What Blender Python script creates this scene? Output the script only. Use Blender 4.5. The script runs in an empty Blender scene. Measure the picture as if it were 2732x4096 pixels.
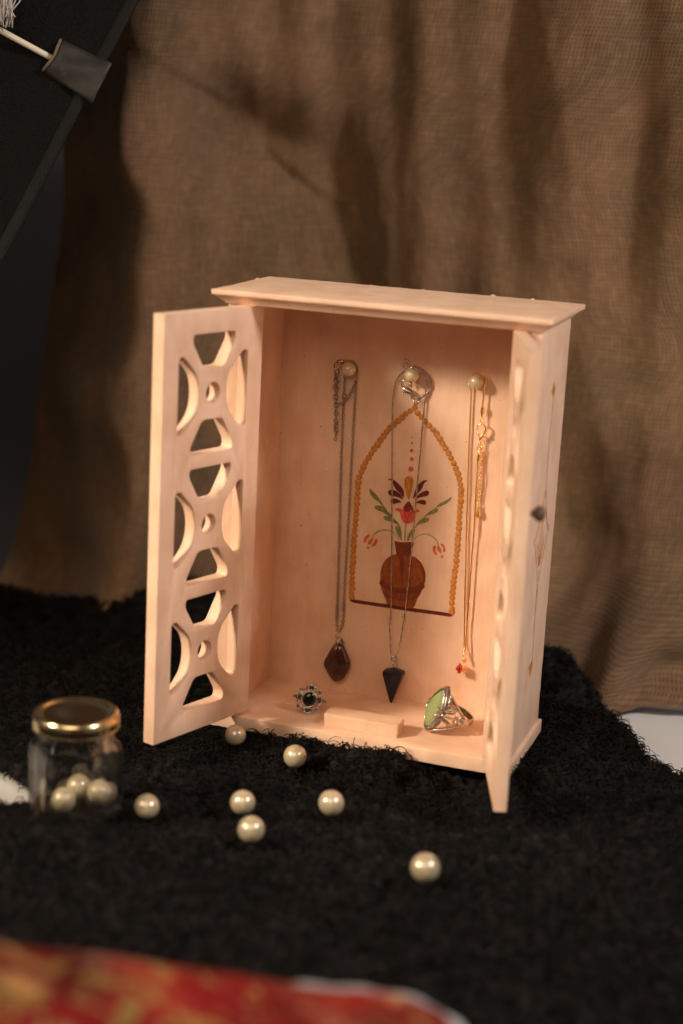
import bpy, bmesh, math, random
import numpy as np
from mathutils import Vector, Matrix, noise

sc = bpy.context.scene
COL = sc.collection
random.seed(7)
RNG = np.random.default_rng(7)
V = Vector

# ------------------------------------------------------------------ camera
cd = bpy.data.cameras.new('camera')
cam = bpy.data.objects.new('camera', cd)
COL.objects.link(cam)
cam.matrix_world = Matrix(((0.9446, -0.1244, 0.3038, 0.3703), (0.3243, 0.2102, -0.9223, -0.8963),
                           (0.0509, 0.9697, 0.2389, 0.3757), (0, 0, 0, 1)))
cd.sensor_fit = 'VERTICAL'
cd.sensor_height = 36
cd.sensor_width = 24
cd.lens = 59.17
cd.clip_start = 0.01
cd.clip_end = 20
cd.dof.use_dof = True
cd.dof.focus_distance = 1.03
cd.dof.aperture_fstop = 3.3
cd.dof.aperture_blades = 9
sc.camera = cam

# ------------------------------------------------------------------ light
wd = bpy.data.worlds.new('World')
sc.world = wd
wd.use_nodes = True
wd.node_tree.nodes['Background'].inputs[0].default_value = (1.0, 0.80, 0.66, 1)
wd.node_tree.nodes['Background'].inputs[1].default_value = 0.02


def area(name, direction, dist, size, power, color, target=(0.09, 0.0, 0.12)):
    l = bpy.data.lights.new(name, 'AREA')
    l.shape = 'DISK'
    l.size = size
    l.energy = power
    l.color = color
    o = bpy.data.objects.new(name, l)
    COL.objects.link(o)
    d = V(direction).normalized()
    o.location = V(target) + d * dist
    o.rotation_euler = d.to_track_quat('Z', 'Y').to_euler()
    return o


key = area('key_lamp', (-0.58, -0.60, 0.46), 1.5, 0.24, 0.80, (1.0, 0.83, 0.62), (0.085, -0.03, 0.10))
key.data.spread = math.radians(27)                 # a gridded softbox: a pool of light on the cabinet
area('soft_lamp', (0.06, -0.80, 0.60), 1.6, 1.0, 7.8, (1.0, 0.75, 0.50))
area('fill_lamp', (0.76, -0.22, 0.61), 1.5, 0.22, 14.0, (1.0, 0.92, 0.87))
sc.view_settings.view_transform = 'Standard'
sc.view_settings.look = 'None'
sc.view_settings.exposure = 0
sc.view_settings.gamma = 1
sc.view_settings.use_curve_mapping = False


# ------------------------------------------------------------------ materials
def mat(name, color, rough=0.5, metal=0.0, **kw):
    m = bpy.data.materials.new(name)
    m.use_nodes = True
    b = m.node_tree.nodes['Principled BSDF']
    b.inputs['Base Color'].default_value = (*color, 1)
    b.inputs['Roughness'].default_value = rough
    b.inputs['Metallic'].default_value = metal
    for k, v in kw.items():
        b.inputs[k.replace('_', ' ')].default_value = v
    return m


def nodes(m):
    t = m.node_tree
    return t, t.nodes, t.links, t.nodes['Principled BSDF']


def noise_node(m, scale, detail=4, vec=None, rough=0.55, dist=0):
    t, N, L, b = nodes(m)
    n = N.new('ShaderNodeTexNoise')
    n.inputs['Scale'].default_value = scale
    n.inputs['Detail'].default_value = detail
    n.inputs['Roughness'].default_value = rough
    n.inputs['Distortion'].default_value = dist
    if vec:
        L.new(vec, n.inputs['Vector'])
    return n.outputs['Fac']


def coords(m, scale=(1, 1, 1), kind='Object'):
    t, N, L, b = nodes(m)
    c = N.new('ShaderNodeTexCoord')
    mp = N.new('ShaderNodeMapping')
    mp.inputs['Scale'].default_value = scale
    L.new(c.outputs[kind], mp.inputs['Vector'])
    return mp.outputs['Vector']


def ramp(m, fac, stops):
    t, N, L, b = nodes(m)
    r = N.new('ShaderNodeValToRGB')
    L.new(fac, r.inputs['Fac'])
    e = r.color_ramp.elements
    while len(e) < len(stops):
        e.new(0.5)
    for el, (p, c) in zip(e, stops):
        el.position = p
        el.color = (*c, 1) if len(c) == 3 else c
    return r.outputs['Color']


def mix(m, fac, a, bb, mode='MIX'):
    t, N, L, b = nodes(m)
    x = N.new('ShaderNodeMix')
    x.data_type = 'RGBA'
    x.blend_type = mode
    for sock, v in ((x.inputs[0], fac), (x.inputs[6], a), (x.inputs[7], bb)):
        if isinstance(v, (int, float)):
            sock.default_value = v
        elif isinstance(v, tuple):
            sock.default_value = (*v, 1)
        else:
            L.new(v, sock)
    return x.outputs[2]


def math_node(m, op, a, bb=0.0):
    t, N, L, b = nodes(m)
    x = N.new('ShaderNodeMath')
    x.operation = op
    for i, v in enumerate((a, bb)):
        if isinstance(v, (int, float)):
            x.inputs[i].default_value = v
        else:
            L.new(v, x.inputs[i])
    return x.outputs[0]


def bump(m, h, strength, dist):
    t, N, L, b = nodes(m)
    x = N.new('ShaderNodeBump')
    x.inputs['Strength'].default_value = strength
    x.inputs['Distance'].default_value = dist
    L.new(h, x.inputs['Height'])
    L.new(x.outputs['Normal'], b.inputs['Normal'])
    return x


def set_color(m, c):
    t, N, L, b = nodes(m)
    L.new(c, b.inputs['Base Color'])


def painted_wood(name, base, seed, stroke=(700, 700, 28)):
    m = mat(name, base, 0.58)
    v = coords(m, stroke)
    strokes = noise_node(m, 1.0, 3, v)
    blotch = noise_node(m, 55, 3, coords(m, (1, 1, 0.6)))
    specks = noise_node(m, 620, 1, coords(m))
    pits = noise_node(m, 1500, 1, coords(m, (1, 1.1, 1)))
    dark = tuple(c * k for c, k in zip(base, (0.90, 0.84, 0.78)))
    light = tuple(min(1, c * k) for c, k in zip(base, (1.03, 1.04, 1.06)))
    c = ramp(m, blotch, [(0.35, dark), (0.6, light)])
    c2 = mix(m, 0.16, c, ramp(m, strokes, [(0.35, tuple(x * 0.8 for x in base)), (0.65, light)]))
    dirt = ramp(m, specks, [(0.195, (0.34, 0.18, 0.11)), (0.22, (1, 1, 1))])
    c3 = mix(m, 1.0, c2, dirt, 'MULTIPLY')
    set_color(m, c3)
    lump = ramp(m, pits, [(0.66, (0, 0, 0)), (0.78, (1, 1, 1))])
    h = math_node(m, 'ADD', math_node(m, 'MULTIPLY', strokes, 0.5), math_node(m, 'MULTIPLY', lump, 0.8))
    h = math_node(m, 'ADD', h, math_node(m, 'MULTIPLY', noise_node(m, 130, 3, coords(m)), 1.2))
    bump(m, h, 0.5, 0.0003)
    return m


PEACH = (0.80, 0.535, 0.382)
M_paint = painted_wood('peach_paint_vertical', PEACH, 1)
M_paint_h = painted_wood('peach_paint_level', PEACH, 2, (28, 700, 700))
M_pearl = mat('pearl', (0.80, 0.70, 0.53), 0.30, 0.2, Coat_Weight=1.0, Coat_Roughness=0.09, Coat_IOR=1.9, Sheen_Weight=0.0)
_n = noise_node(M_pearl, 160, 2, coords(M_pearl))
set_color(M_pearl, ramp(M_pearl, _n, [(0.3, (0.50, 0.41, 0.26)), (0.7, (0.60, 0.50, 0.34))]))
M_pearl_in = mat('pearl_pin', (0.66, 0.55, 0.35), 0.28, 0.1, Coat_IOR=1.9, Coat_Weight=0.6, Coat_Roughness=0.1)
M_steel = mat('dark_steel', (0.40, 0.34, 0.29), 0.32, 1.0)
M_silver = mat('silver', (0.56, 0.51, 0.46), 0.26, 1.0)
_o = noise_node(M_silver, 500, 2, coords(M_silver))
set_color(M_silver, ramp(M_silver, _o, [(0.4, (0.34, 0.30, 0.26)), (0.62, (0.66, 0.61, 0.55))]))
M_oxide = mat('oxidised_silver', (0.06, 0.048, 0.04), 0.5, 0.7)
M_gold = mat('gold', (0.98, 0.69, 0.26), 0.22, 1.0)
M_stone = mat('brown_stone', (0.085, 0.024, 0.014), 0.16, 0.0, Coat_Weight=0.5)
_v = coords(M_stone, (60, 60, 120))
_s = noise_node(M_stone, 1.0, 4, _v, 0.6, 1.5)
set_color(M_stone, ramp(M_stone, _s, [(0.35, (0.028, 0.009, 0.007)), (0.55, (0.060, 0.016, 0.010)), (0.72, (0.12, 0.036, 0.018))]))
M_blue = mat('blue_goldstone', (0.006, 0.006, 0.016), 0.28, 0.0, Specular_IOR_Level=0.3)
_s = noise_node(M_blue, 2500, 0, coords(M_blue))
set_color(M_blue, ramp(M_blue, _s, [(0.70, (0.006, 0.006, 0.017)), (0.78, (0.05, 0.06, 0.13))]))
M_onyx = mat('onyx', (0.006, 0.006, 0.006), 0.08)
M_jade = mat('green_stone', (0.27, 0.31, 0.135), 0.10, 0.0, Subsurface_Weight=0.25, Subsurface_Radius=(0.002, 0.003, 0.001), Subsurface_Scale=1.0)
M_red = mat('red_enamel', (0.45, 0.008, 0.016), 0.18, 0.0, Coat_Weight=0.5)
M_brass = mat('lid_gold', (0.88, 0.68, 0.38), 0.22, 1.0)
M_glass = mat('jar_glass', (1, 1, 1), 0.02, 0.0, Transmission_Weight=1.0, IOR=1.48)
_t, _N, _L, _b = nodes(M_glass)
_lw = _N.new('ShaderNodeLayerWeight')
_lw.inputs['Blend'].default_value = 0.35
_tr = _N.new('ShaderNodeBsdfTransparent')
_tr.inputs[0].default_value = (0.985, 0.985, 0.98, 1)
_mx = _N.new('ShaderNodeMixShader')
_pw = _N.new('ShaderNodeMapRange')
_pw.inputs['From Min'].default_value = 0.05
_pw.inputs['From Max'].default_value = 0.95
_pw.inputs['To Min'].default_value = 0.12
_pw.inputs['To Max'].default_value = 1.0
_L.new(_lw.outputs['Facing'], _pw.inputs['Value'])
_L.new(_pw.outputs[0], _mx.inputs[0])
_L.new(_tr.outputs[0], _mx.inputs[1])
_L.new(_b.outputs[0], _mx.inputs[2])
_L.new(_mx.outputs[0], _N['Material Output'].inputs['Surface'])
M_knob = mat('knob_brown', (0.11, 0.06, 0.04), 0.5)
M_white = mat('white_table', (0.72, 0.70, 0.68), 0.55)
_n = noise_node(M_white, 9, 3, coords(M_white))
set_color(M_white, ramp(M_white, _n, [(0.3, (0.66, 0.64, 0.62)), (0.7, (0.74, 0.72, 0.70))]))
M_paper = mat('white_paper', (0.42, 0.41, 0.41), 0.5)
M_wall = mat('dark_wall', (0.11, 0.105, 0.135), 0.9)
_n = noise_node(M_wall, 3, 4, coords(M_wall))
set_color(M_wall, ramp(M_wall, _n, [(0.3, (0.40, 0.40, 0.48)), (0.7, (0.48, 0.47, 0.56))]))
M_towel = mat('black_fleece', (0.004, 0.004, 0.004), 0.7, 0.0, Specular_IOR_Level=0.06)
_n = noise_node(M_towel, 110, 3, coords(M_towel))
set_color(M_towel, ramp(M_towel, _n, [(0.32, (0.0045, 0.0040, 0.0039)), (0.68, (0.0165, 0.0146, 0.0140))]))
M_felt = mat('black_felt', (0.005, 0.005, 0.005), 0.95, 0.0, Specular_IOR_Level=0.2)
_n = noise_node(M_felt, 700, 4, coords(M_felt, (1, 1, 1)))
set_color(M_felt, ramp(M_felt, _n, [(0.35, (0.002, 0.002, 0.002)), (0.7, (0.010, 0.0095, 0.009))]))
bump(M_felt, _n, 0.8, 0.0015)
M_bind = mat('dark_binding', (0.013, 0.0135, 0.013), 0.85, 0.0, Specular_IOR_Level=0.2)
_w = M_bind.node_tree.nodes.new('ShaderNodeTexWave')
_w.inputs['Scale'].default_value = 300
_w.inputs['Distortion'].default_value = 1.0
M_bind.node_tree.links.new(coords(M_bind, (1, 0.12, 1)), _w.inputs['Vector'])
bump(M_bind, _w.outputs['Fac'], 0.6, 0.0004)
M_pocket = mat('grey_leatherette', (0.075, 0.07, 0.062), 0.6)
_n = noise_node(M_pocket, 90, 5, coords(M_pocket, (1, 3, 1)), 0.65)
set_color(M_pocket, ramp(M_pocket, _n, [(0.35, (0.012, 0.0115, 0.011)), (0.60, (0.024, 0.022, 0.019)), (0.72, (0.10, 0.075, 0.05))]))
bump(M_pocket, _n, 0.6, 0.001)
M_dowel = mat('pale_dowel', (0.78, 0.68, 0.53), 0.5)
M_tassel = mat('grey_tassel', (0.50, 0.45, 0.42), 0.8)


def paint(name, c, var=0.38):
    m = mat(name, c, 0.45)
    n = noise_node(m, 420, 3, coords(m, (1, 1, 0.5)))
    set_color(m, ramp(m, n, [(0.3, tuple(x * (1 - var) for x in c)), (0.7, tuple(min(1, x * (1 + var)) for x in c))]))
    bump(m, n, 0.5, 0.0002)
    return m


P_ochre = paint('ochre_paint', (0.50, 0.19, 0.03))
P_vase = paint('terracotta_paint', (0.30, 0.075, 0.016), 0.3)
P_vase_dk = paint('dark_terracotta_paint', (0.19, 0.036, 0.012), 0.3)
P_maroon = paint('maroon_paint', (0.125, 0.018, 0.018))
P_red = paint('coral_paint', (0.62, 0.085, 0.060))
P_tulip_dk = paint('dark_red_paint', (0.22, 0.022, 0.026))
P_green = paint('green_paint', (0.20, 0.20, 0.065))
P_greenl = paint('light_green_paint', (0.34, 0.32, 0.11))


# ------------------------------------------------------------------ mesh helpers
def link(name, me, m=None, parent=None, smooth=False, loc=None):
    o = bpy.data.objects.new(name, me)
    COL.objects.link(o)
    if m is not None and not me.materials:
        me.materials.append(m)
    if smooth:
        me.shade_smooth()
    if parent is not None:
        o.parent = parent
    if loc is not None:
        o.location = loc
    return o


def thing(name, label, cat, loc=(0, 0, 0), group=None):
    o = bpy.data.objects.new(name, None)
    o.empty_display_size = 0.01
    COL.objects.link(o)
    o.location = loc
    o['label'] = label
    o['category'] = cat
    if group:
        o['group'] = group
    return o


def tag(o, label, cat, group=None):
    o['label'] = label
    o['category'] = cat
    if group:
        o['group'] = group
    return o


def bm_mesh(bm, name):
    me = bpy.data.meshes.new(name)
    bm.normal_update()
    bm.to_mesh(me)
    bm.free()
    return me


def py_mesh(name, vs, fs):
    me = bpy.data.meshes.new(name)
    me.from_pydata([tuple(v) for v in vs], [], fs)
    me.validate()
    me.update()
    return me


def board(name, lo, hi, m, parent, bevel=0.0008, cuts=(0, 0, 0), jit=0.0, offset=(0, 0, 0)):
    """A rectangular board with eased, slightly uneven edges."""
    bm = bmesh.new()
    bmesh.ops.create_cube(bm, size=1)
    for v in bm.verts:
        v.co = V([lo[i] + (v.co[i] + 0.5) * (hi[i] - lo[i]) for i in range(3)])
    bmesh.ops.bevel(bm, geom=list(bm.edges), offset=bevel, segments=2, profile=0.6, affect='EDGES')
    for ax, n in enumerate(cuts):
        for k in range(1, n):
            p = [0, 0, 0]
            p[ax] = lo[ax] + (hi[ax] - lo[ax]) * k / n
            nn = [0, 0, 0]
            nn[ax] = 1
            bmesh.ops.bisect_plane(bm, geom=list(bm.verts) + list(bm.edges) + list(bm.faces), plane_co=p, plane_no=nn)
    if jit:
        for v in bm.verts:
            v.co += noise.noise_vector(v.co * 160) * jit + noise.noise_vector(v.co * 700) * jit * 0.7
    for f in bm.faces:
        f.smooth = True
    me = bm_mesh(bm, name)
    o = link(name, me, m, parent)
    sharpen(me)
    return o


def sharpen(me, ang=35):
    me.shade_smooth()
    try:
        me.set_sharp_from_angle(angle=math.radians(ang))
    except Exception:
        pass


def frame_path(pts, closed=False):
    """tangents and parallel-transported normals along a path"""
    n = len(pts)
    T = []
    for i in range(n):
        a = pts[i - 1] if (i > 0 or closed) else pts[0]
        b = pts[(i + 1) % n] if (i < n - 1 or closed) else pts[-1]
        d = b - a
        T.append(d.normalized() if d.length > 1e-12 else V((0, 0, 1)))
    r = T[0].orthogonal().normalized()
    R = [r]
    for i in range(1, n):
        q = T[i - 1].rotation_difference(T[i])
        r = q @ r
        r = (r - T[i] * r.dot(T[i])).normalized()
        R.append(r)
    return T, R


def tube(pts, rad, sides=8, closed=False, twist=0.0, lobes=0, lobe_amp=0.0, flat=None, cap=True):
    """vertices, faces of a tube along pts; lobes + twist give a rope profile"""
    pts = [V(p) for p in pts]
    T, R = frame_path(pts, closed)
    n = len(pts)
    vs, fs = [], []
    ln = 0.0
    for i in range(n):
        if i:
            ln += (pts[i] - pts[i - 1]).length
        r = rad[i] if hasattr(rad, '__len__') else rad
        Bn = T[i].cross(R[i])
        for k in range(sides):
            a = 2 * math.pi * k / sides
            rr = r * (1 + lobe_amp * math.cos(lobes * (a) + ln * twist)) if lobes else r
            u, w = math.cos(a) * rr, math.sin(a) * rr
            if flat:
                u *= flat[0]
                w *= flat[1]
            vs.append(pts[i] + R[i] * u + Bn * w)
    m = n if closed else n - 1
    for i in range(m):
        for k in range(sides):
            a = i * sides + k
            b = i * sides + (k + 1) % sides
            c = ((i + 1) % n) * sides + (k + 1) % sides
            d = ((i + 1) % n) * sides + k
            fs.append((a, b, c, d))
    if not closed and cap:
        fs.append(tuple(range(sides))[::-1])
        fs.append(tuple((n - 1) * sides + k for k in range(sides)))
    return vs, fs


def join(*parts):
    vs, fs = [], []
    for v, f in parts:
        o = len(vs)
        vs += [V(x) for x in v]
        fs += [tuple(i + o for i in q) for q in f]
    return vs, fs


def resample(pts, step):
    pts = [V(p) for p in pts]
    out = []
    acc = 0.0
    nxt = 0.0
    for a, b in zip(pts, pts[1:]):
        L = (b - a).length
        while nxt <= acc + L + 1e-12:
            out.append(a.lerp(b, (nxt - acc) / L if L else 0))
            nxt += step
        acc += L
    return out


def spline(pts, per=6):
    """Catmull-Rom through the points"""
    p = [V(x) for x in pts]
    p = [p[0] * 2 - p[1]] + p + [p[-1] * 2 - p[-2]]
    out = []
    for i in range(1, len(p) - 2):
        for k in range(per):
            t = k / per
            a, b, c, d = p[i - 1], p[i], p[i + 1], p[i + 2]
            out.append(0.5 * ((2 * b) + (c - a) * t + (2 * a - 5 * b + 4 * c - d) * t * t + (3 * b - a - 3 * c + d) * t ** 3))
    out.append(p[-2].copy())
    return out


def ball(center, r, seg=24, rings=16, scale=(1, 1, 1)):
    vs, fs = [], []
    c = V(center)
    vs.append(c + V((0, 0, r * scale[2])))
    for i in range(1, rings):
        th = math.pi * i / rings
        for k in range(seg):
            ph = 2 * math.pi * k / seg
            vs.append(c + V((math.sin(th) * math.cos(ph) * r * scale[0], math.sin(th) * math.sin(ph) * r * scale[1], math.cos(th) * r * scale[2])))
    vs.append(c - V((0, 0, r * scale[2])))
    for k in range(seg):
        fs.append((0, 1 + k, 1 + (k + 1) % seg))
        b = 1 + (rings - 2) * seg
        fs.append((len(vs) - 1, b + (k + 1) % seg, b + k))
    for i in range(rings - 2):
        for k in range(seg):
            a = 1 + i * seg + k
            b = 1 + i * seg + (k + 1) % seg
            fs.append((a, a + seg, b + seg, b))
    return vs, fs


def loft(rings, cap0=True, cap1=True):
    n = len(rings[0])
    vs = [V(p) for r in rings for p in r]
    fs = []
    for i in range(len(rings) - 1):
        for k in range(n):
            fs.append((i * n + k, i * n + (k + 1) % n, (i + 1) * n + (k + 1) % n, (i + 1) * n + k))
    if cap0:
        fs.append(tuple(range(n))[::-1])
    if cap1:
        fs.append(tuple((len(rings) - 1) * n + k for k in range(n)))
    return vs, fs


def xf(vf, mtx):
    return [mtx @ V(v) for v in vf[0]], vf[1]


def solid(name, vf, m, parent=None, smooth=True, ang=None, loc=None):
    me = py_mesh(name, vf[0], vf[1])
    o = link(name, me, m, parent, smooth, loc)
    if ang:
        sharpen(me, ang)
    return o


# ------------------------------------------------------------------ the setting
table = solid('table_top', ([(-1.2, -1.0, -0.016), (1.2, -1.0, -0.016), (1.2, 0.36, -0.016), (-1.2, -0.04, -0.016),
                             (-1.2, -1.0, -0.04), (1.2, -1.0, -0.04), (1.2, 0.36, -0.04), (-1.2, -0.04, -0.04)],
                            [(0, 1, 2, 3), (7, 6, 5, 4), (0, 4, 5, 1), (1, 5, 6, 2), (2, 6, 7, 3), (3, 7, 4, 0)]), M_white, smooth=False)
table['kind'] = 'structure'
wall = solid('back_wall', ([(-2.5, 0.95, -1), (2.5, 0.95, -1), (2.5, 0.95, 2.2), (-2.5, 0.95, 2.2),
                            (-2.5, 1.0, -1), (2.5, 1.0, -1), (2.5, 1.0, 2.2), (-2.5, 1.0, 2.2)],
                           [(0, 1, 2, 3), (7, 6, 5, 4), (0, 4, 5, 1), (1, 5, 6, 2), (2, 6, 7, 3), (3, 7, 4, 0)]), M_wall, smooth=False)
wall['kind'] = 'structure'

# burlap curtain: a hanging sheet with real folds and a woven material
BXc = [-0.6, -0.34, -0.2, -0.05, 0.12, 0.25, 0.40, 0.6]
BYc = [0.18, 0.205, 0.255, 0.30, 0.295, 0.28, 0.29, 0.33]
LEFT_EDGE = [(-241, 381), (-245, 281), (-253, 197), (-263, 119), (-272, 39), (-287, -27)]
# folds: (points x,z in mm along the crease, height in m, width to the left, width to the right)
FOLDS = [
    ([(-171, 472), (-169, 367), (-169, 276), (-171, 163), (-176, 44), (-178, -38)], 0.035, 0.085, 0.05),
    ([(-186, 488), (-156, 430), (-151, 386), (-123, 357), (-103, 342)], -0.0105, 0.042, 0.024),
    ([(-112, 361), (-83, 343), (-58, 337), (-44, 316), (-22, 274), (-5, 212)], -0.0105, 0.042, 0.024),
    ([(-101, 309), (-102, 261), (-89, 206)], -0.003, 0.03, 0.03),
    ([(-24, 479), (-17, 427), (-26, 371), (-28, 339)], -0.001, 0.03, 0.024),
    ([(17, 479), (24, 420), (15, 359), (10, 287)], 0.002, 0.03, 0.03),
    ([(68, 480), (69, 422), (66, 376), (61, 326), (59, 273)], -0.003, 0.035, 0.03),
    ([(114, 481), (125, 415), (136, 331), (138, 279)], 0.006, 0.02, 0.02),
    ([(164, 482), (172, 417), (182, 317), (179, 265)], -0.003, 0.03, 0.02),
    ([(152, 227), (189, 123), (210, 52), (221, 17)], 0.008, 0.03, 0.03),
    ([(192, -31), (209, -13), (222, 5), (244, 32)], 0.016, 0.02, 0.02),
    ([(186, -46), (203, -29), (222, -14), (247, 4)], -0.014, 0.015, 0.015),
    ([(-244, 216), (-225, 121), (-219, 42)], 0.008, 0.03, 0.02),
    ([(-223, 382), (-206, 293), (-201, 199)], -0.008, 0.03, 0.02),
]


def polyline_dist(px, pz, line):
    """signed distance (right of the line, going down, is positive)"""
    best = np.full(px.shape, 9.0)
    sgn = np.ones(px.shape)
    for (ax, az), (bx, bz) in zip(line, line[1:]):
        dx, dz = bx - ax, bz - az
        L2 = dx * dx + dz * dz
        t = np.clip(((px - ax) * dx + (pz - az) * dz) / L2, 0, 1)
        qx, qz = ax + t * dx, az + t * dz
        d = np.hypot(px - qx, pz - qz)
        cr = dx * (pz - az) - dz * (px - ax)
        up = d < best
        best = np.where(up, d, best)
        sgn = np.where(up, np.where(cr > 0, 1, -1), sgn)
    return best * sgn


def grid_mesh(name, P, keep=None):
    ny, nx = P.shape[:2]
    idx = np.arange(ny * nx).reshape(ny, nx)
    q = np.stack([idx[:-1, :-1], idx[:-1, 1:], idx[1:, 1:], idx[1:, :-1]], -1).reshape(-1, 4)
    if keep is not None:
        q = q[keep.reshape(-1)]
    used = np.unique(q)
    rem = np.full(ny * nx, -1)
    rem[used] = np.arange(len(used))
    return raw_mesh(name, P.reshape(-1, 3)[used], rem[q])


def raw_mesh(name, co, faces):
    me = bpy.data.meshes.new(name)
    nf, k = faces.shape
    me.vertices.add(len(co))
    me.vertices.foreach_set('co', np.ascontiguousarray(co, dtype=np.float32).ravel())
    me.loops.add(nf * k)
    me.loops.foreach_set('vertex_index', np.ascontiguousarray(faces, dtype=np.int32).ravel())
    me.polygons.add(nf)
    me.polygons.foreach_set('loop_start', np.arange(0, nf * k, k, dtype=np.int32))
    me.update(calc_edges=True)
    return me


nx, nz = 300, 240
sz = np.linspace(-0.014, 0.72, nz)
le = np.array(LEFT_EDGE[::-1]) / 1000
xl = np.interp(sz, le[:, 1], le[:, 0])
tt = np.linspace(0, 1, nx)
X = xl[:, None] * (1 - tt)[None, :] + 0.58 * tt[None, :]
Zz = np.repeat(sz[:, None], nx, 1)
Yb = np.interp(X, BXc, BYc)
H = np.zeros_like(X)
for line, amp, wl, wr in FOLDS:
    d = polyline_dist(X, Zz, [(a / 1000, b / 1000) for a, b in line])
    # the crease runs downwards, so "cr>0" is the side towards smaller x
    w = np.where(d > 0, wr, wl)
    H += 1.7 * amp * np.exp(-(np.abs(d) / w) ** 1.6)
crum = np.zeros_like(X)
for jj in range(nz):
    for ii in range(nx):
        q = V((X[jj, ii] * 16, Zz[jj, ii] * 9, 1.7))
        crum[jj, ii] = noise.noise(q) + 0.55 * noise.noise(q * 2.3 + V((3, 1, 0))) + 0.25 * noise.noise(V((q.x * 7, q.y * 5, 4.0)))
H += 0.0042 * crum
H += 0.004 * np.sin(X * 60 + 1.3 * np.sin(Zz * 9)) + 0.002 * np.sin(X * 145 + Zz * 12)
# the left margin recedes and its edge waves; the foot of the cloth spreads on the table at the right
RIDGE = [(a / 1000, b / 1000) for a, b in FOLDS[0][0]]
dr_ = polyline_dist(X, Zz, RIDGE)
rec = np.clip((-dr_ + 0.010 * np.sin(Zz * 31) + 0.006 * np.sin(Zz * 67 + 1)) / 0.085, 0, 1)
H -= 0.085 * rec * rec * (3 - 2 * rec)
foot = np.clip((0.085 - Zz) / 0.10, 0, 1) ** 1.7
H += foot * (0.105 * np.clip((X - 0.02) / 0.16, 0, 1) + 0.045 * np.clip((-0.17 - X) / 0.1, 0, 1) + 0.012 * np.sin(X * 90))
edge = 0.004 * np.sin(Zz * 32) + 0.002 * np.sin(Zz * 81 + 1)
Xe = X + edge * np.clip((-0.24 - X) / 0.1, 0, 1)
tx = np.gradient(Yb, axis=1) / np.gradient(X, axis=1)
nl = np.hypot(tx, 1)
P = np.stack([Xe + H * tx / nl, Yb - H / nl, Zz + 0.006 * np.clip((0.03 - Zz) / 0.04, 0, 1) * np.sin(X * 55)], -1)
me = grid_mesh('burlap_backdrop', P)
# arc-length UV so that the weave keeps its thread count over the folds
dl = np.concatenate([np.zeros((nz, 1)), np.cumsum(np.hypot(np.diff(P[..., 0], axis=1), np.diff(P[..., 1], axis=1)), axis=1)], axis=1)
uvl = me.uv_layers.new(name='weave')
vi = np.zeros(len(me.loops), dtype=np.int32)
me.loops.foreach_get('vertex_index', vi)
uvs = np.stack([dl.ravel(), P[..., 2].ravel()], -1)[vi]
uvl.data.foreach_set('uv', uvs.astype(np.float32).ravel())
M_burlap = mat('burlap', (0.20, 0.12, 0.06), 0.9, 0.0, Sheen_Weight=0.1)
t_, N_, L_, b_ = nodes(M_burlap)
uvn = N_.new('ShaderNodeUVMap')
uvn.uv_map = 'weave'
wob = N_.new('ShaderNodeTexNoise')
wob.inputs['Scale'].default_value = 60
L_.new(uvn.outputs['UV'], wob.inputs['Vector'])
wv = N_.new('ShaderNodeVectorMath')
wv.operation = 'MULTIPLY_ADD'
L_.new(wob.outputs['Color'], wv.inputs[0])
wv.inputs[1].default_value = (0.0010, 0.0010, 0)
L_.new(uvn.outputs['UV'], wv.inputs[2])
sep = N_.new('ShaderNodeSeparateXYZ')
L_.new(wv.outputs[0], sep.inputs[0])
PITCH = 0.0028
su = math_node(M_burlap, 'ABSOLUTE', math_node(M_burlap, 'SINE', math_node(M_burlap, 'MULTIPLY', sep.outputs['X'], math.pi / PITCH)))
sv = math_node(M_burlap, 'ABSOLUTE', math_node(M_burlap, 'SINE', math_node(M_burlap, 'MULTIPLY', sep.outputs['Y'], math.pi / PITCH)))
thread = math_node(M_burlap, 'MAXIMUM', su, math_node(M_burlap, 'MULTIPLY', sv, 0.9))
slub_u = noise_node(M_burlap, 1, 3, coords(M_burlap, (420, 70, 1), 'UV'))
slub_v = noise_node(M_burlap, 1, 3, coords(M_burlap, (70, 420, 1), 'UV'))
slub = math_node(M_burlap, 'ADD', math_node(M_burlap, 'MULTIPLY', slub_u, 0.55), math_node(M_burlap, 'MULTIPLY', slub_v, 0.45))
big = noise_node(M_burlap, 22, 4, coords(M_burlap, (1, 0.6, 1), 'UV'))
c1 = ramp(M_burlap, slub, [(0.34, (0.115, 0.060, 0.028)), (0.5, (0.19, 0.106, 0.050)), (0.66, (0.32, 0.20, 0.105))])
c2 = mix(M_burlap, 0.5, c1, ramp(M_burlap, big, [(0.36, (0.115, 0.072, 0.033)), (0.64, (0.28, 0.145, 0.075))]))
c3 = mix(M_burlap, 1.0, c2, ramp(M_burlap, thread, [(0.12, (0.16, 0.13, 0.11)), (0.75, (1, 1, 1))]), 'MULTIPLY')
set_color(M_burlap, c3)
bump(M_burlap, thread, 0.7, 0.0009)
burlap = link('burlap_backdrop', me, M_burlap, None, True)
tag(burlap, 'brown woven burlap cloth hanging in soft folds behind the cabinet', 'backdrop')

# ------------------------------------------------------------------ the black towel
OUT = [(-300, 205), (-235, 214), (-190, 226), (-178, 252), (-120, 275), (0, 285), (120, 268), (155, 245), (182, 212), (206, 178), (227, 142),
       (245, 108), (257, 84), (276, 70), (330, 70), (380, 30), (380, -620), (-330, -620), (-330, -170), (-150, -166), (-78, -146), (-52, -128), (-56, -114), (-90, -96),
       (-150, -70), (-300, -50)]
OUTm = [(a / 1000, b / 1000) for a, b in OUT]


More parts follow.
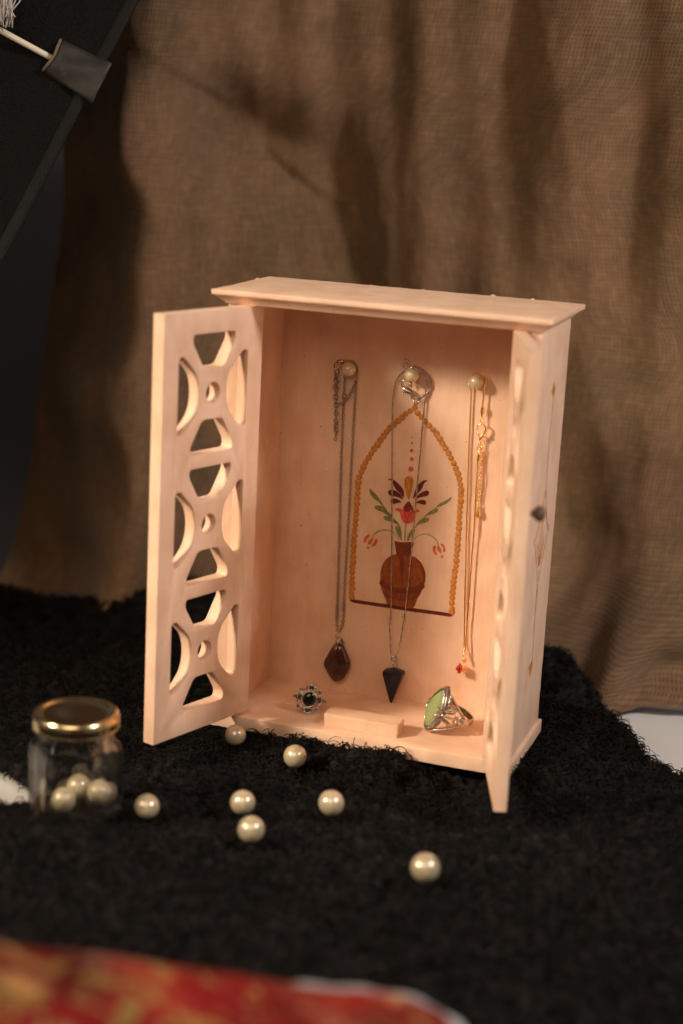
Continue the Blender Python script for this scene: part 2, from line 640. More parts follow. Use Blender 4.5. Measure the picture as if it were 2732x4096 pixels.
def in_poly(x, y):
    ins = np.zeros(x.shape, bool)
    n = len(OUTm)
    for i in range(n):
        (ax, ay), (bx, by) = OUTm[i], OUTm[(i + 1) % n]
        c = ((ay > y) != (by > y)) & (x < (bx - ax) * (y - ay) / (by - ay + 1e-12) + ax)
        ins ^= c
    return ins


def edge_dist(x, y):
    return np.abs(polyline_dist(x, y, OUTm + OUTm[:1]))


def gauss(x, y, cx, cy, wx, wy, a, rot=0.0):
    c, s = math.cos(rot), math.sin(rot)
    u = (x - cx) * c + (y - cy) * s
    v = -(x - cx) * s + (y - cy) * c
    return a * np.exp(-(u / wx) ** 2 - (v / wy) ** 2)


def towel_z(x, y):
    z = -0.0075 + 0.0016 * np.sin(x * 37 + 1.2 * np.sin(y * 29)) * np.cos(y * 43 + x * 11) + 0.0009 * np.sin(x * 91 + 2) * np.sin(y * 83 + 1)
    z = z + 0.0020 * np.sin(x * 420 + 3 * np.sin(y * 190)) * np.sin(y * 380 + 3 * np.sin(x * 210)) + 0.0016 * np.sin(x * 230 + 2 * np.sin(y * 310 + 1)) * np.sin(y * 260 + 2.5 * np.sin(x * 170))
    z = z + gauss(x, y, 0.114, -0.0135, 0.024, 0.012, 0.0150)
    z = z + gauss(x, y, 0.070, -0.012, 0.03, 0.011, 0.0085)
    z = z + gauss(x, y, 0.035, -0.012, 0.03, 0.012, 0.0035)
    z = z + gauss(x, y, 0.158, -0.022, 0.016, 0.03, -0.008)
    z = z + gauss(x, y, 0.206, 0.020, 0.022, 0.055, 0.015)
    z = z + gauss(x, y, 0.225, 0.10, 0.03, 0.05, 0.004)
    z = z + gauss(x, y, -0.13, 0.235, 0.06, 0.05, 0.020)
    z = z + gauss(x, y, -0.27, 0.18, 0.03, 0.05, 0.006)
    z = z + gauss(x, y, 0.165, 0.20, 0.05, 0.05, 0.020)
    z = z + gauss(x, y, 0.02, -0.20, 0.12, 0.035, 0.006)
    z = z + gauss(x, y, -0.035, -0.176, 0.05, 0.016, 0.010)
    z = z + gauss(x, y, 0.28, -0.06, 0.06, 0.12, 0.006)
    z = z + gauss(x, y, 0.24, -0.20, 0.08, 0.04, 0.004)
    return np.maximum(z, -0.0125)


gx = np.linspace(-0.34, 0.39, 560)
gy = np.linspace(-0.63, 0.30, 700)
GX, GY = np.meshgrid(gx, gy)
TZ = towel_z(GX, GY)
ins = in_poly(GX, GY)
ed = edge_dist(GX, GY)
drop = np.clip(1 - ed / 0.010, 0, 1) ** 2
TZ = TZ * (1 - drop) + (-0.0135) * drop
keep = ins[:-1, :-1] & ins[1:, 1:] & ins[:-1, 1:] & ins[1:, :-1]
towel = link('towel', grid_mesh('towel', np.stack([GX, GY, TZ], -1), keep), M_towel, None, True)
tag(towel, 'black curly fleece towel spread under the cabinet and pearls', 'towel')


def curls(n, box, seg, keep_fn=None, rad=0.00030, length=(0.0065, 0.0105)):
    x = RNG.uniform(box[0], box[1], n)
    y = RNG.uniform(box[2], box[3], n)
    k = in_poly(x, y)
    inside = (x > -0.003) & (x < 0.1875) & (y > -0.0015) & (y < 0.080)
    k &= ~inside
    if keep_fn is not None:
        k &= keep_fn(x, y)
    x, y = x[k], y[k]
    n = len(x)
    ed = edge_dist(x, y)
    dr = np.clip(1 - ed / 0.010, 0, 1) ** 2
    z = towel_z(x, y) * (1 - dr) + (-0.0135) * dr
    e = 0.002
    gxn = (towel_z(x + e, y) - towel_z(x - e, y)) / (2 * e)
    gyn = (towel_z(x, y + e) - towel_z(x, y - e)) / (2 * e)
    up = np.stack([-gxn, -gyn, np.ones(n)], -1)
    up /= np.linalg.norm(up, axis=1)[:, None]
    def clump(a, b):
        return np.sin(720 * a + 2.2 * np.sin(310 * b)) * np.sin(690 * b + 2.2 * np.sin(290 * a)) + 0.6 * np.sin(330 * a + 2 * np.sin(250 * b + 1)) * np.sin(350 * b + 2 * np.sin(210 * a))
    q = 0.0006
    cgx, cgy = clump(x + q, y) - clump(x - q, y), clump(x, y + q) - clump(x, y - q)
    az = np.arctan2(cgy, cgx) + RNG.normal(0, 0.7, n)
    az_old = 2.2 * np.sin(x * 190 + 2 * np.sin(y * 150)) + 2.2 * np.cos(y * 210 + 2 * np.sin(x * 170)) + RNG.normal(0, 0.9, n)
    h = np.stack([np.cos(az), np.sin(az), np.zeros(n)], -1)
    h -= up * (h * up).sum(1)[:, None]
    h /= np.linalg.norm(h, axis=1)[:, None]
    side = np.cross(up, h)
    L = RNG.uniform(length[0], length[1], n) * (1.0 + 0.22 * np.clip(clump(x, y), -1.3, 1.3))
    th0 = RNG.uniform(-0.2, 0.7, n)
    turn = RNG.uniform(2.6, 5.6, n)
    drift = RNG.normal(0, 0.45, n)
    pts = np.zeros((n, seg + 1, 3))
    pts[:, 0] = np.stack([x, y, z - 0.0006], -1)
    dirs = np.zeros((n, seg + 1, 3))
    for i in range(seg + 1):
        s = i / seg
        th = th0 + turn * s ** 1.25
        d = up * np.cos(th)[:, None] + h * np.sin(th)[:, None] + side * (drift)[:, None] * 0.6
        d /= np.linalg.norm(d, axis=1)[:, None]
        dirs[:, i] = d
        if i:
            pts[:, i] = pts[:, i - 1] + (dirs[:, i - 1] + d) * 0.5 * (L / seg)[:, None]
    # 3-sided tubes
    a = np.cross(dirs, side[:, None, :] + 0.001)
    a /= np.linalg.norm(a, axis=2)[..., None] + 1e-9
    b = np.cross(dirs, a)
    prof = np.linspace(1.0, 0.45, seg + 1)[None, :, None] * rad * RNG.uniform(0.7, 1.3, n)[:, None, None]
    ring = []
    for k3 in range(3):
        an = 2 * math.pi * k3 / 3
        ring.append(pts + prof * (a * math.cos(an) + b * math.sin(an)))
    co = np.stack(ring, 2)                      # n, seg+1, 3, 3
    base = (np.arange(n) * (seg + 1) * 3)[:, None, None]
    i = np.arange(seg)[None, :, None] * 3
    k3 = np.arange(3)[None, None, :]
    f = np.stack([base + i + k3, base + i + (k3 + 1) % 3, base + i + 3 + (k3 + 1) % 3, base + i + 3 + k3], -1)
    return co.reshape(-1, 3), f.reshape(-1, 4)


sets = [
    curls(27000, (-0.10, 0.33, -0.06, 0.14), 7, None, 0.00040, (0.008, 0.013)),                                  # round the plane of focus
    curls(15000, (-0.32, 0.25, 0.13, 0.30), 5, None, 0.00038),
    curls(9000, (-0.32, -0.09, -0.16, 0.13), 5, None, 0.00038),
    curls(19000, (-0.10, 0.36, -0.22, -0.06), 5, None, 0.00034),
    curls(13000, (-0.10, 0.36, -0.41, -0.22), 4, None, 0.00042),
]
co, fa, off = [], [], 0
for c, f in sets:
    co.append(c)
    fa.append(f + off)
    off += len(c)
me = raw_mesh('pile', np.concatenate(co), np.concatenate(fa))
me.shade_smooth()
pile = link('pile', me, M_towel, towel)
pile['kind'] = 'stuff'

# ------------------------------------------------------------------ the cabinet
CAB = thing('jewellery_cabinet', 'peach painted wooden miniature cabinet with both fretwork doors open', 'cabinet')
W_, D_ = 0.1845, 0.0775
board('base_plate', (-0.0022, -0.0017, 0), (W_ + 0.0022, 0.0795, 0.0084), M_paint_h, CAB, 0.0007, (30, 8, 0), 0.00022)
board('side_wall', (0, 0, 0.0082), (0.0078, D_, 0.2597), M_paint, CAB, 0.0005, (0, 0, 60), 0.00018)
board('side_wall', (W_ - 0.0078, 0, 0.0082), (W_, D_, 0.2597), M_paint, CAB, 0.0005, (0, 0, 60), 0.00018)
BACK = board('back_panel', (0.0050, 0.0714, 0.0081), (W_ - 0.0050, 0.0766, 0.2600), M_paint, CAB, 0.0005)
board('roof_board', (-0.0071, -0.0088, 0.26305), (W_ + 0.0071, 0.0810, 0.2661), M_paint_h, CAB, 0.0009, (40, 6, 0), 0.00018)


def cornice_ring(z, ox, of):
    return [(-ox, -of, z), (W_ + ox, -of, z), (W_ + ox, 0.0792, z), (-ox, 0.0792, z)]


solid('cornice', loft([cornice_ring(0.2581, 0.0006, 0.0022), cornice_ring(0.2590, 0.0011, 0.0027), cornice_ring(0.2612, 0.0038, 0.0054), cornice_ring(0.2622, 0.0052, 0.0068),
                       cornice_ring(0.2626, 0.0058, 0.0074), cornice_ring(0.26315, 0.0060, 0.0076)]), M_paint_h, CAB, True, 25)
board('door_stop', (0.0685, 0.0067, 0.0083), (0.1147, 0.0213, 0.0166), M_paint_h, CAB, 0.0006, (18, 5, 4), 0.00030)

M_nib = mat('paint_nib', PEACH, 0.6)
nibs = [ball((x_, y_, 0.2661), r_, 8, 6, (1.5, 1, 0.7)) for x_, y_, r_ in ((-0.006, 0.060, 0.0010), (0.060, 0.0806, 0.0005), (0.093, 0.0806, 0.0006), (0.136, 0.0806, 0.0011), (0.160, 0.0806, 0.0008), (0.030, 0.071, 0.0004), (0.045, 0.062, 0.0005))]
nibs += [ball((random.uniform(-0.006, 0.19), random.uniform(-0.007, 0.08), 0.2660), random.uniform(0.0002, 0.0004), 7, 5) for k in range(40)]
solid('paint_nib', join(*nibs), M_nib, CAB)['kind'] = 'stuff'

# the fretwork doors: outline and openings, in mm on the face of the door (u from the hinge, v up)
DW, DB, DT = 81.6, 11.2, 257.9


def rounded(poly, rad, seg=5):
    out = []
    n = len(poly)
    for i in range(n):
        p0, p, p1 = V(poly[i - 1]), V(poly[i]), V(poly[(i + 1) % n])
        r = rad[i] if hasattr(rad, '__len__') else rad
        a, b = (p0 - p), (p1 - p)
        r = min(r, a.length * 0.48, b.length * 0.48)
        A, Bq = p + a.normalized() * r, p + b.normalized() * r
        for k in range(seg + 1):
            t = k / seg
            out.append(((1 - t) ** 2) * A + 2 * t * (1 - t) * p + t * t * Bq)
    return out


def module(cv):
    c = DW / 2
    hs = []
    top = [(-17.2, 34), (17.2, 34), (17.4, 29.5), (8.2, 14.8), (-8.2, 14.8), (-17.4, 29.5)]
    hs.append(rounded([(c + a, cv + b) for a, b in top], [4.5, 4.5, 4, 3, 3, 4]))
    hs.append(rounded([(c + a, cv - b) for a, b in top], [4.5, 4.5, 4, 3, 3, 4]))
    sidep = [(28.4, 22.0), (24.6, 22.6), (20, 18), (13.5, 11.5), (11.2, 4), (11.2, -4), (13.5, -11.5), (20, -18), (24.6, -22.0), (28.4, -21.4)]
    for s in (1, -1):
        hs.append(rounded([(c + s * a, cv + b) for a, b in sidep], [2.5, 2.0, 4, 4, 5, 5, 4, 4, 2.0, 2.5]))
    hs.append([V((c + 5.7 * math.cos(a), cv + 6.2 * math.sin(a))) for a in [2 * math.pi * k / 24 for k in range(24)]])
    return hs


def door_mesh(name, th, outside, flip_bevel=0.5):
    cu = bpy.data.curves.new(name, 'CURVE')
    cu.dimensions = '2D'
    cu.fill_mode = 'BOTH'
    bev = flip_bevel
    cu.extrude = th / 2 - bev
    cu.bevel_depth = bev
    cu.bevel_resolution = 1
    cu.offset = -bev
    loops = [[V((0, DB)), V((DW, DB)), V((DW, DT)), V((0, DT))]]
    for cv in (58.9, 135.0, 211.1):
        loops += module(cv)
    for l in loops:
        sp = cu.splines.new('POLY')
        sp.points.add(len(l) - 1)
        for p, q in zip(sp.points, l):
            p.co = (q[0], q[1], 0, 1)
        sp.use_cyclic_u = True
    tmp = bpy.data.objects.new('tmp', cu)
    COL.objects.link(tmp)
    dg = bpy.context.evaluated_depsgraph_get()
    me = bpy.data.meshes.new_from_object(tmp.evaluated_get(dg))
    bpy.data.objects.remove(tmp)
    n = len(me.vertices)
    co = np.zeros(n * 3, np.float32)
    me.vertices.foreach_get('co', co)
    co = co.reshape(-1, 3)
    # x = u, z = v, y = thickness
    new = np.stack([co[:, 0], outside * (th / 2 + co[:, 2]) * 1.0, co[:, 1]], -1) / 1000
    me.vertices.foreach_set('co', new.astype(np.float32).ravel())
    bm = bmesh.new()
    bm.from_mesh(me)
    bmesh.ops.remove_doubles(bm, verts=bm.verts, dist=1e-6)
    bmesh.ops.recalc_face_normals(bm, faces=bm.faces)
    bm.to_mesh(me)
    bm.free()
    me.materials.clear()
    me.update()
    sharpen(me, 40)
    me.name = name
    return me


def knob(parent, u, y0, sgn, z):
    prof = [(0.0022, 0.0), (0.0020, 0.003), (0.0026, 0.0042), (0.0044, 0.0056), (0.0050, 0.0075), (0.0042, 0.0096), (0.0022, 0.0106), (0.0002, 0.0109)]
    rings = [[(u + 0.85 * r * math.cos(2 * math.pi * k / 20), y0 + sgn * h * 0.92, z + 0.85 * r * math.sin(2 * math.pi * k / 20)) for k in range(20)] for r, h in prof]
    return solid('knob', loft(rings), M_knob, parent, True, 60)


lang, rang = -1.9091, -1.2428
ld = link('door', door_mesh('left_door', 8.3, -1), M_paint, CAB)
ld.location = (0.0205, 0.0044, 0)
ld.rotation_euler = (0, 0, lang)
rd = link('door', door_mesh('right_door', 7.0, 1), M_paint, CAB)
rd.location = (0.1681, 0.0, 0)
rd.rotation_euler = (0, 0, rang)
knob(ld, 0.066, -0.0081, -1, 0.1715)
knob(rd, 0.066, 0.0068, 1, 0.1715)

# painted decoration on the back panel (points in mm: x, z on the panel face)
YF = 0.0714


def panel_poly(name, pts, m, lift=0.00018, parent=BACK, plane='y'):
    """a flat stroke of paint with its own slightly raised film"""
    vs, fs = [], []
    n = len(pts)
    cx = sum(p[0] for p in pts) / n
    cz = sum(p[1] for p in pts) / n

    def at(p, l):
        if plane == 'y':
            return V((p[0] / 1000, YF - l, p[1] / 1000))
        return V((W_ + l, p[0] / 1000, p[1] / 1000))
    bm = bmesh.new()
    top = [bm.verts.new(at((cx + (p[0] - cx) * 0.97, cz + (p[1] - cz) * 0.97), lift)) for p in pts]
    bot = [bm.verts.new(at(p, -0.00004)) for p in pts]
    bm.faces.new(top)
    for i in range(n):
        bm.faces.new((top[i], bot[i], bot[(i + 1) % n], top[(i + 1) % n]))
    bmesh.ops.triangulate(bm, faces=[f for f in bm.faces if len(f.verts) > 4])
    bmesh.ops.recalc_face_normals(bm, faces=bm.faces)
    return link(name, bm_mesh(bm, name), m, parent)


def smooth_poly(pts, per=4):
    p = [V(x) for x in pts]
    n = len(p)
    out = []
    for i in range(n):
        a, b, c, d = p[i - 1], p[i], p[(i + 1) % n], p[(i + 2) % n]
        for k in range(per):
            t = k / per
            out.append(0.5 * ((2 * b) + (c - a) * t + (2 * a - 5 * b + 4 * c - d) * t * t + (3 * b - a - 3 * c + d) * t ** 3))
    return out


def stroke(name, pts, w, m, lift=0.00018, plane='y', parent=BACK):
    p = spline([V((a, b, 0)) for a, b in pts], 5)
    left, right = [], []
    n = len(p)
    for i in range(n):
        d = (p[min(i + 1, n - 1)] - p[max(i - 1, 0)]).normalized()
        nn = V((-d.y, d.x, 0))
        ww = (w[0] + (w[1] - w[0]) * i / (n - 1) if hasattr(w, '__len__') else w) / 2
        left.append(p[i] + nn * ww)
        right.append(p[i] - nn * ww)
    def at(q, l):
        return V((q.x / 1000, YF - l, q.y / 1000)) if plane == 'y' else V((W_ + l, q.x / 1000, q.y / 1000))
    bm = bmesh.new()
    rows = []
    for i in range(n):
        e = 0.35 if i in (0, n - 1) else 1.0
        c_ = (left[i] + right[i]) / 2
        rows.append([bm.verts.new(at(c_ + (left[i] - c_) * e, -0.00004)), bm.verts.new(at(c_ + (left[i] - c_) * 0.8 * e, lift)),
                     bm.verts.new(at(c_ + (right[i] - c_) * 0.8 * e, lift)), bm.verts.new(at(c_ + (right[i] - c_) * e, -0.00004))])
    for a, b in zip(rows, rows[1:]):
        for k in range(3):
            bm.faces.new((a[k], a[k + 1], b[k + 1], b[k]))
    bmesh.ops.recalc_face_normals(bm, faces=bm.faces)
    return link(name, bm_mesh(bm, name), m, parent)


def dot(name, c, r, m, lift=0.00022, plane='y', parent=BACK, squash=1.0):
    return panel_poly(name, [(c[0] + r * math.cos(2 * math.pi * k / 16), c[1] + squash * r * math.sin(2 * math.pi * k / 16)) for k in range(16)], m, lift, parent, plane)


VASE_BODY = [(86.37, 102.21), (89.63, 103.15), (94.03, 103.32), (97.6, 103.48), (99.55, 102.93), (102.94, 101.49), (105.86, 98.62), (107.5, 94.48), (108.02, 90.72), (107.53, 85.72), (105.94, 80.54), (104.04, 75.85), (101.94, 69.91), (96.17, 69.16), (85.87, 69.3), (83.73, 72.33), (81.22, 76.96), (79.51, 82.25), (79.07, 87.72), (79.48, 92.19), (80.63, 96.21), (83.19, 99.86)]
panel_poly('painted_vase', smooth_poly(VASE_BODY, 3), P_vase, 0.00016)
panel_poly('painted_vase_neck', [(86.94, 111.04), (90.25, 110.99), (93.54, 111.11), (96.79, 111.87), (99.82, 111.68), (98.41, 107.95), (97.49, 105.1), (97.99, 103.26), (93.55, 102.11), (89.02, 102.3), (89.23, 105.07), (88.25, 107.66)], P_vase_dk, 0.00024)
panel_poly('painted_vase_wedge', [(90.12, 104.09), (93.55, 104.02), (94.08, 98.07), (93.98, 90.93), (93.91, 80.45), (92.61, 90.73), (91.01, 98.74)], P_vase_dk, 0.00030)  # darker wedge in the vase's painted decoration
stroke('painted_vase_band', [(79.49, 84.46), (83.18, 81.56), (89.96, 79.77), (98.2, 80.8), (104.13, 83.03), (107.54, 86.38)], 7.2 * 0.6, P_vase_dk, 0.00026)
stroke('painted_vase_band', [(81.17, 77.78), (86.91, 75.01), (94.77, 73.83), (101.25, 76.28), (105.45, 79.64)], 1.3, P_vase_dk, 0.00026)
stroke('painted_vase_band', [(99.56, 102.77), (104.16, 99.47), (107.01, 94.41), (107.51, 90.1), (106.82, 85.61), (103.93, 77.49)], (1.2, 2.2), P_vase_dk, 0.00024)
for seg in ([(83.19, 81.4), (83.87, 76.51)], [(89.42, 79.53), (90.05, 74.64)], [(93.58, 79.58), (93.86, 74.09)], [(97.95, 80.49), (98, 75.25)], [(102.27, 81.94), (101.87, 76.92)]):
    stroke('painted_vase_tick', [seg[0], ((seg[0][0] + seg[1][0]) / 2, (seg[0][1] + seg[1][1]) / 2), seg[1]], 1.2, P_vase_dk, 0.00028)
stroke('painted_ground_line', [(60.44, 68.69), (73.86, 68.65), (86.18, 68.68), (96.2, 68.61), (107.26, 68.71), (118.24, 68.85), (127.09, 68.8)], 2.4, P_maroon, 0.00034)
panel_poly('painted_tulip', smooth_poly([(86.16, 130.92), (87.56, 132.18), (89.49, 132.15), (91.46, 131.32), (93.38, 131.14), (96.1, 131.38), (97.98, 131.84), (99.3, 132.54), (100.91, 132.96), (102.34, 131.86), (100.48, 131.24), (99.46, 130.03), (98.87, 126.45), (97.64, 124.4), (95.26, 123.01), (92.78, 123.22), (90.93, 124.88), (90.07, 127.2), (89.37, 129.54), (87.95, 130.44)], 2), P_red, 0.00020)
panel_poly('painted_tulip_heart', smooth_poly([(94.62, 137.6), (96.09, 135.79), (97.58, 133.83), (97.89, 131.61), (96.33, 132.05), (94.64, 130.22), (92.56, 131.14), (91.25, 131.94), (92.33, 134.78)], 2), P_tulip_dk, 0.00026)
stroke('painted_tulip_line', [(97.96, 132.26), (96.23, 129.35), (94.28, 125.58)], (0.9, 0.4), P_tulip_dk, 0.00026)
stroke('painted_tulip_line', [(91.72, 131.46), (93.28, 128.43), (94.15, 125.84)], (0.9, 0.4), P_tulip_dk, 0.00026)
panel_poly('painted_drop', smooth_poly([(91.1, 150.19), (91.78, 152.31), (93.75, 153.08), (95.83, 152.75), (96.84, 150.63), (96.73, 147.14), (95.69, 142.19), (94.59, 138.02), (92.82, 141.83), (91.49, 146.49)], 2), P_ochre, 0.00022)
for pts in (
        [(80.47, 149.54), (81.81, 150.03), (84.02, 149.76), (87.43, 147.6), (90.34, 144.74), (91.43, 142.2), (91.14, 139.04), (88.89, 141.77), (86.32, 143.44), (84.33, 146.42), (82.86, 148.92)],
        [(80.86, 141.15), (81.7, 142.76), (83.32, 143.23), (86.08, 142.87), (88.34, 141.81), (90.1, 139.88), (90.89, 137.83), (88.52, 138.87), (85.21, 139.27), (82.46, 139.35)],
        [(82.92, 136.18), (84.21, 137.63), (86.38, 138.07), (88.62, 137.27), (90.06, 136.11), (87.64, 135.48), (85.39, 134.54), (83.74, 134.5)],
        [(105.93, 151.68), (104.02, 151.88), (101.93, 150.72), (99.67, 148.03), (98.25, 144.65), (97.38, 141.33), (97.14, 139.04), (98.37, 140.27), (100.35, 143.31), (102.35, 145.96), (103.25, 148.74), (104.37, 150.75)],
        [(107.22, 144.43), (106.33, 145.55), (104.46, 145.15), (101.86, 143.49), (99.82, 141.36), (98.77, 139.09), (101.5, 140.66), (105.23, 141.77), (106.94, 142.95)],
        [(105.74, 137.98), (105.12, 139.24), (102.67, 139.31), (100.83, 138.38), (98.9, 137.12), (101.2, 136.87), (103.95, 136.36), (105.45, 136.66)]):
    panel_poly('painted_petal', smooth_poly(pts, 2), P_maroon, 0.00022)
for pts in (
        [(68.86, 142.63), (70.78, 140.98), (74.25, 138.44), (76.63, 135.49), (78.86, 132.26), (77.63, 132.64), (75.02, 134.75), (71.02, 136.95), (69.31, 139.71)],
        [(72.76, 130.78), (73.79, 132.15), (76.26, 132.47), (79.06, 131.74), (81.97, 129.14), (85.19, 126.03), (81.56, 126.91), (78.15, 128.54), (74.24, 129.23)],
        [(78.91, 125.05), (80.21, 126.31), (82.69, 126.41), (86.08, 125.06), (88.68, 122.96), (90.48, 120.48), (87.64, 122.01), (84.55, 122.96), (80.66, 123.43)],
        [(86.93, 120.12), (88.25, 121), (89.94, 120.41), (90.72, 116.71), (91.85, 111.86), (90.1, 113.37), (87.94, 117.16)],
        [(121.45, 143.54), (121.04, 141.62), (118.89, 139.22), (114.76, 136.66), (111.86, 135.54), (114.11, 138.34), (117.72, 140.67)],
        [(113.69, 134.81), (113.27, 133.15), (110.78, 131.49), (107.09, 129.94), (104.62, 127.84), (106.48, 130.93), (109.55, 133.74), (112.15, 135.26)],
        [(108.4, 128.12), (107.87, 126.27), (104.71, 124.78), (101.53, 123.29), (99.57, 121.51), (100.91, 124.55), (103.45, 127.31), (106.64, 128.53)],
        [(99.98, 119.46), (99.39, 118.3), (97.62, 116), (96.11, 112.21), (95.12, 112.3), (95.21, 115.14), (96.4, 118.01), (98.42, 120.71)]):
    panel_poly('painted_leaf', smooth_poly(pts, 2), P_green, 0.00020)
stroke('painted_stem', [(77.63, 133.45), (84.08, 126.26), (89.91, 120.95), (91.74, 111.84)], 0.6, P_green, 0.00016)
stroke('painted_stem', [(112.38, 135.82), (105.02, 128.32), (99.23, 120.82), (95.39, 112.33)], 0.6, P_green, 0.00016)
stroke('painted_stem', [(93.62, 123.06), (93.57, 117.63), (93.77, 111.03)], (1.3, 1.0), P_greenl, 0.00018)
stroke('painted_stem', [(90.32, 111.65), (88.09, 114.73), (84.65, 116.89), (80.48, 117.26), (76.68, 115.94), (73.76, 113.64), (72.41, 111.11)], (0.7, 1.2), P_greenl, 0.00018)
stroke('painted_stem', [(99.53, 113.65), (101.98, 116.31), (105.69, 118), (109.51, 117.85), (112.91, 115.87), (114.57, 113.67), (115.47, 111.57)], (0.7, 1.0), P_greenl, 0.00018)
for pts in (
        [(67.01, 107.98), (67.27, 110.31), (68.84, 112.17), (70.73, 113.08), (71.21, 112.48), (69.49, 110.5), (68.78, 108.32), (68.12, 107.14)],
        [(71.99, 105.9), (73.54, 107.87), (74.52, 110.19), (75.3, 111.11), (76.14, 110.02), (75.78, 107.62), (73.95, 105.73)],
        [(111.86, 108.69), (111.88, 110.87), (112.91, 111.71), (113.73, 111.6), (113.41, 109.99), (113.98, 107.9), (115.07, 106.31), (114.02, 105.73), (112.69, 106.8)],
        [(116.63, 112.97), (117.67, 113.54), (119.12, 112.12), (119.95, 109.52), (119.49, 108.38), (118.36, 109.04), (118.37, 111.2), (116.93, 112.47)]):
    panel_poly('painted_bud_petal', smooth_poly(pts, 2), P_red, 0.00022)
for pts in (
        [(69.78, 107.47), (70.91, 109.98), (72.39, 111.44), (73.3, 111.12), (72.93, 108.88), (71.49, 106.77), (70.12, 106.42)],
        [(114.23, 110.64), (115.25, 111.7), (116.49, 110.95), (117.47, 108.48), (117.28, 107.37), (115.87, 108.16), (114.76, 109.31)]):
    panel_poly('painted_bud_heart', smooth_poly(pts, 2), P_ochre, 0.00022)
for c in [(70.22, 104.56), (118.12, 105.32)]:
    dot('painted_dot', c, 0.95, P_ochre)
for c, rr in zip([(94.16, 177.39), (94.44, 173.83), (94.47, 169.13), (94.96, 163.88), (94.76, 157.68)], (0.5, 0.8, 1.1, 1.25, 1.65)):
    dot('painted_dot', c, rr, P_red)
ARCH_L = [(94.9, 195.58), (89.75, 191.49), (84.41, 186.01), (78.65, 180.23), (74.3, 173.37), (70.02, 166.49), (66.43, 160.05), (63.7, 154.09), (61.93, 148.63), (61.42, 142.9), (61.35, 136.79), (61.34, 129.46), (61.22, 121.26), (60.84, 113.01), (60.67, 103.92), (60.75, 94.82), (60.84, 85.69), (61.13, 77.39), (61.39, 71.15)]
ARCH_R = [(96.94, 192.74), (100.81, 189), (105.08, 185.15), (108.48, 182.38), (111.1, 179.13), (113.75, 175.5), (116.38, 172.25), (119.06, 168.22), (122.21, 163.06), (124.1, 158.94), (125.54, 155.55), (126.9, 149.76), (127.29, 144.24), (127.34, 137.86), (127.28, 130.65), (127.22, 123.41), (127.25, 116.16), (127.24, 108.08), (127.16, 99.95), (126.36, 91.68), (126.3, 84.31), (126.16, 76.91), (126.55, 71.2)]
bead0 = None
for line in (ARCH_L, ARCH_R):
    for p in resample([V((a, b, 0)) for a, b in line], 3.42) + [V((line[-1][0], line[-1][1] - 0.3, 0))]:
        if bead0 is None:
            vs, fs = ball((0, 0, 0), 1, 12, 6)
            vs = [V((v.x * 0.00205, -max(v.z, -0.1) * 0.00042, v.y * 0.00205)) for v in vs]
            bead0 = py_mesh('painted_bead', vs, fs)
            bead0.materials.append(P_ochre)
            bead0.shade_smooth()
        o = link('painted_bead', bead0, None, BACK)
        s = random.uniform(0.9, 1.08)
        o.location = ((p.x + random.uniform(-0.15, 0.15)) / 1000, YF - 0.00002, p.y / 1000)
        o.scale = (s, random.uniform(0.7, 1.2), s * random.uniform(0.95, 1.1))
        o.rotation_euler = (0, random.uniform(0, 3), 0)

# grime in the joints and on the panel, a few blobs of thick paint
P_grime = mat('grime', (0.13, 0.065, 0.04), 0.8)
P_drip = mat('thick_paint', PEACH, 0.4)
for (a, b), rr in zip([(39.08, 9.84), (41.07, 9.29), (50.65, 9.12), (59.44, 8.44), (61.38, 8.37), (66.03, 8.27), (67.77, 8.27), (70.1, 7.98), (72.03, 7.82), (73.77, 7.72), (142.69, 9.37), (145.45, 9.46), (137.03, 10.88), (22.3, 220.15), (35.33, 177.4), (25.21, 112.85), (30.14, 120.53), (35.57, 177.59), (29.42, 121.27), (65.26, 223.45), (69.25, 202.38), (35.37, 177.4), (61.62, 182.41), (151.42, 84.41), (138.85, 99.68)],
                      (0.5, 0.4, 0.3, 0.7, 0.5, 0.4, 0.5, 0.3, 0.3, 0.3, 0.4, 0.3, 0.3, 0.4, 0.5, 0.6, 0.3, 0.4, 0.3, 0.2, 0.25, 0.35, 0.25, 0.25, 0.25)):
    panel_poly('grime_spot', [(a + rr * random.uniform(0.5, 1.2) * math.cos(t), b + 0.8 * rr * random.uniform(0.5, 1.2) * math.sin(t)) for t in [2 * math.pi * k / 9 for k in range(9)]], P_grime, 0.00008)
drips = []
for (a, b), rr in zip([(40.49, 150.51), (120.02, 177.39), (109.3, 77.73), (36.35, 132.44), (36.73, 116.43), (32.34, 75.78), (76.65, 226.75), (72.85, 96.5), (133.81, 145.85), (118.65, 174.09), (103.52, 109.72), (115.18, 106.42), (109.82, 77.93), (101.74, 91.39), (84.59, 54.28)], (1.9, 1.0, 1.2, 0.7, 0.8, 0.9, 0.5, 0.4, 0.6, 0.5, 0.5, 0.5, 1.1, 0.5, 1.3)):
    drips.append(ball((a / 1000, YF + 0.0002, b / 1000), rr / 1000, 12, 8, (1, 0.45 if rr < 1 else 0.3, random.uniform(0.7, 1.3))))
solid('paint_blob', join(*drips), P_drip, BACK)['kind'] = 'stuff'

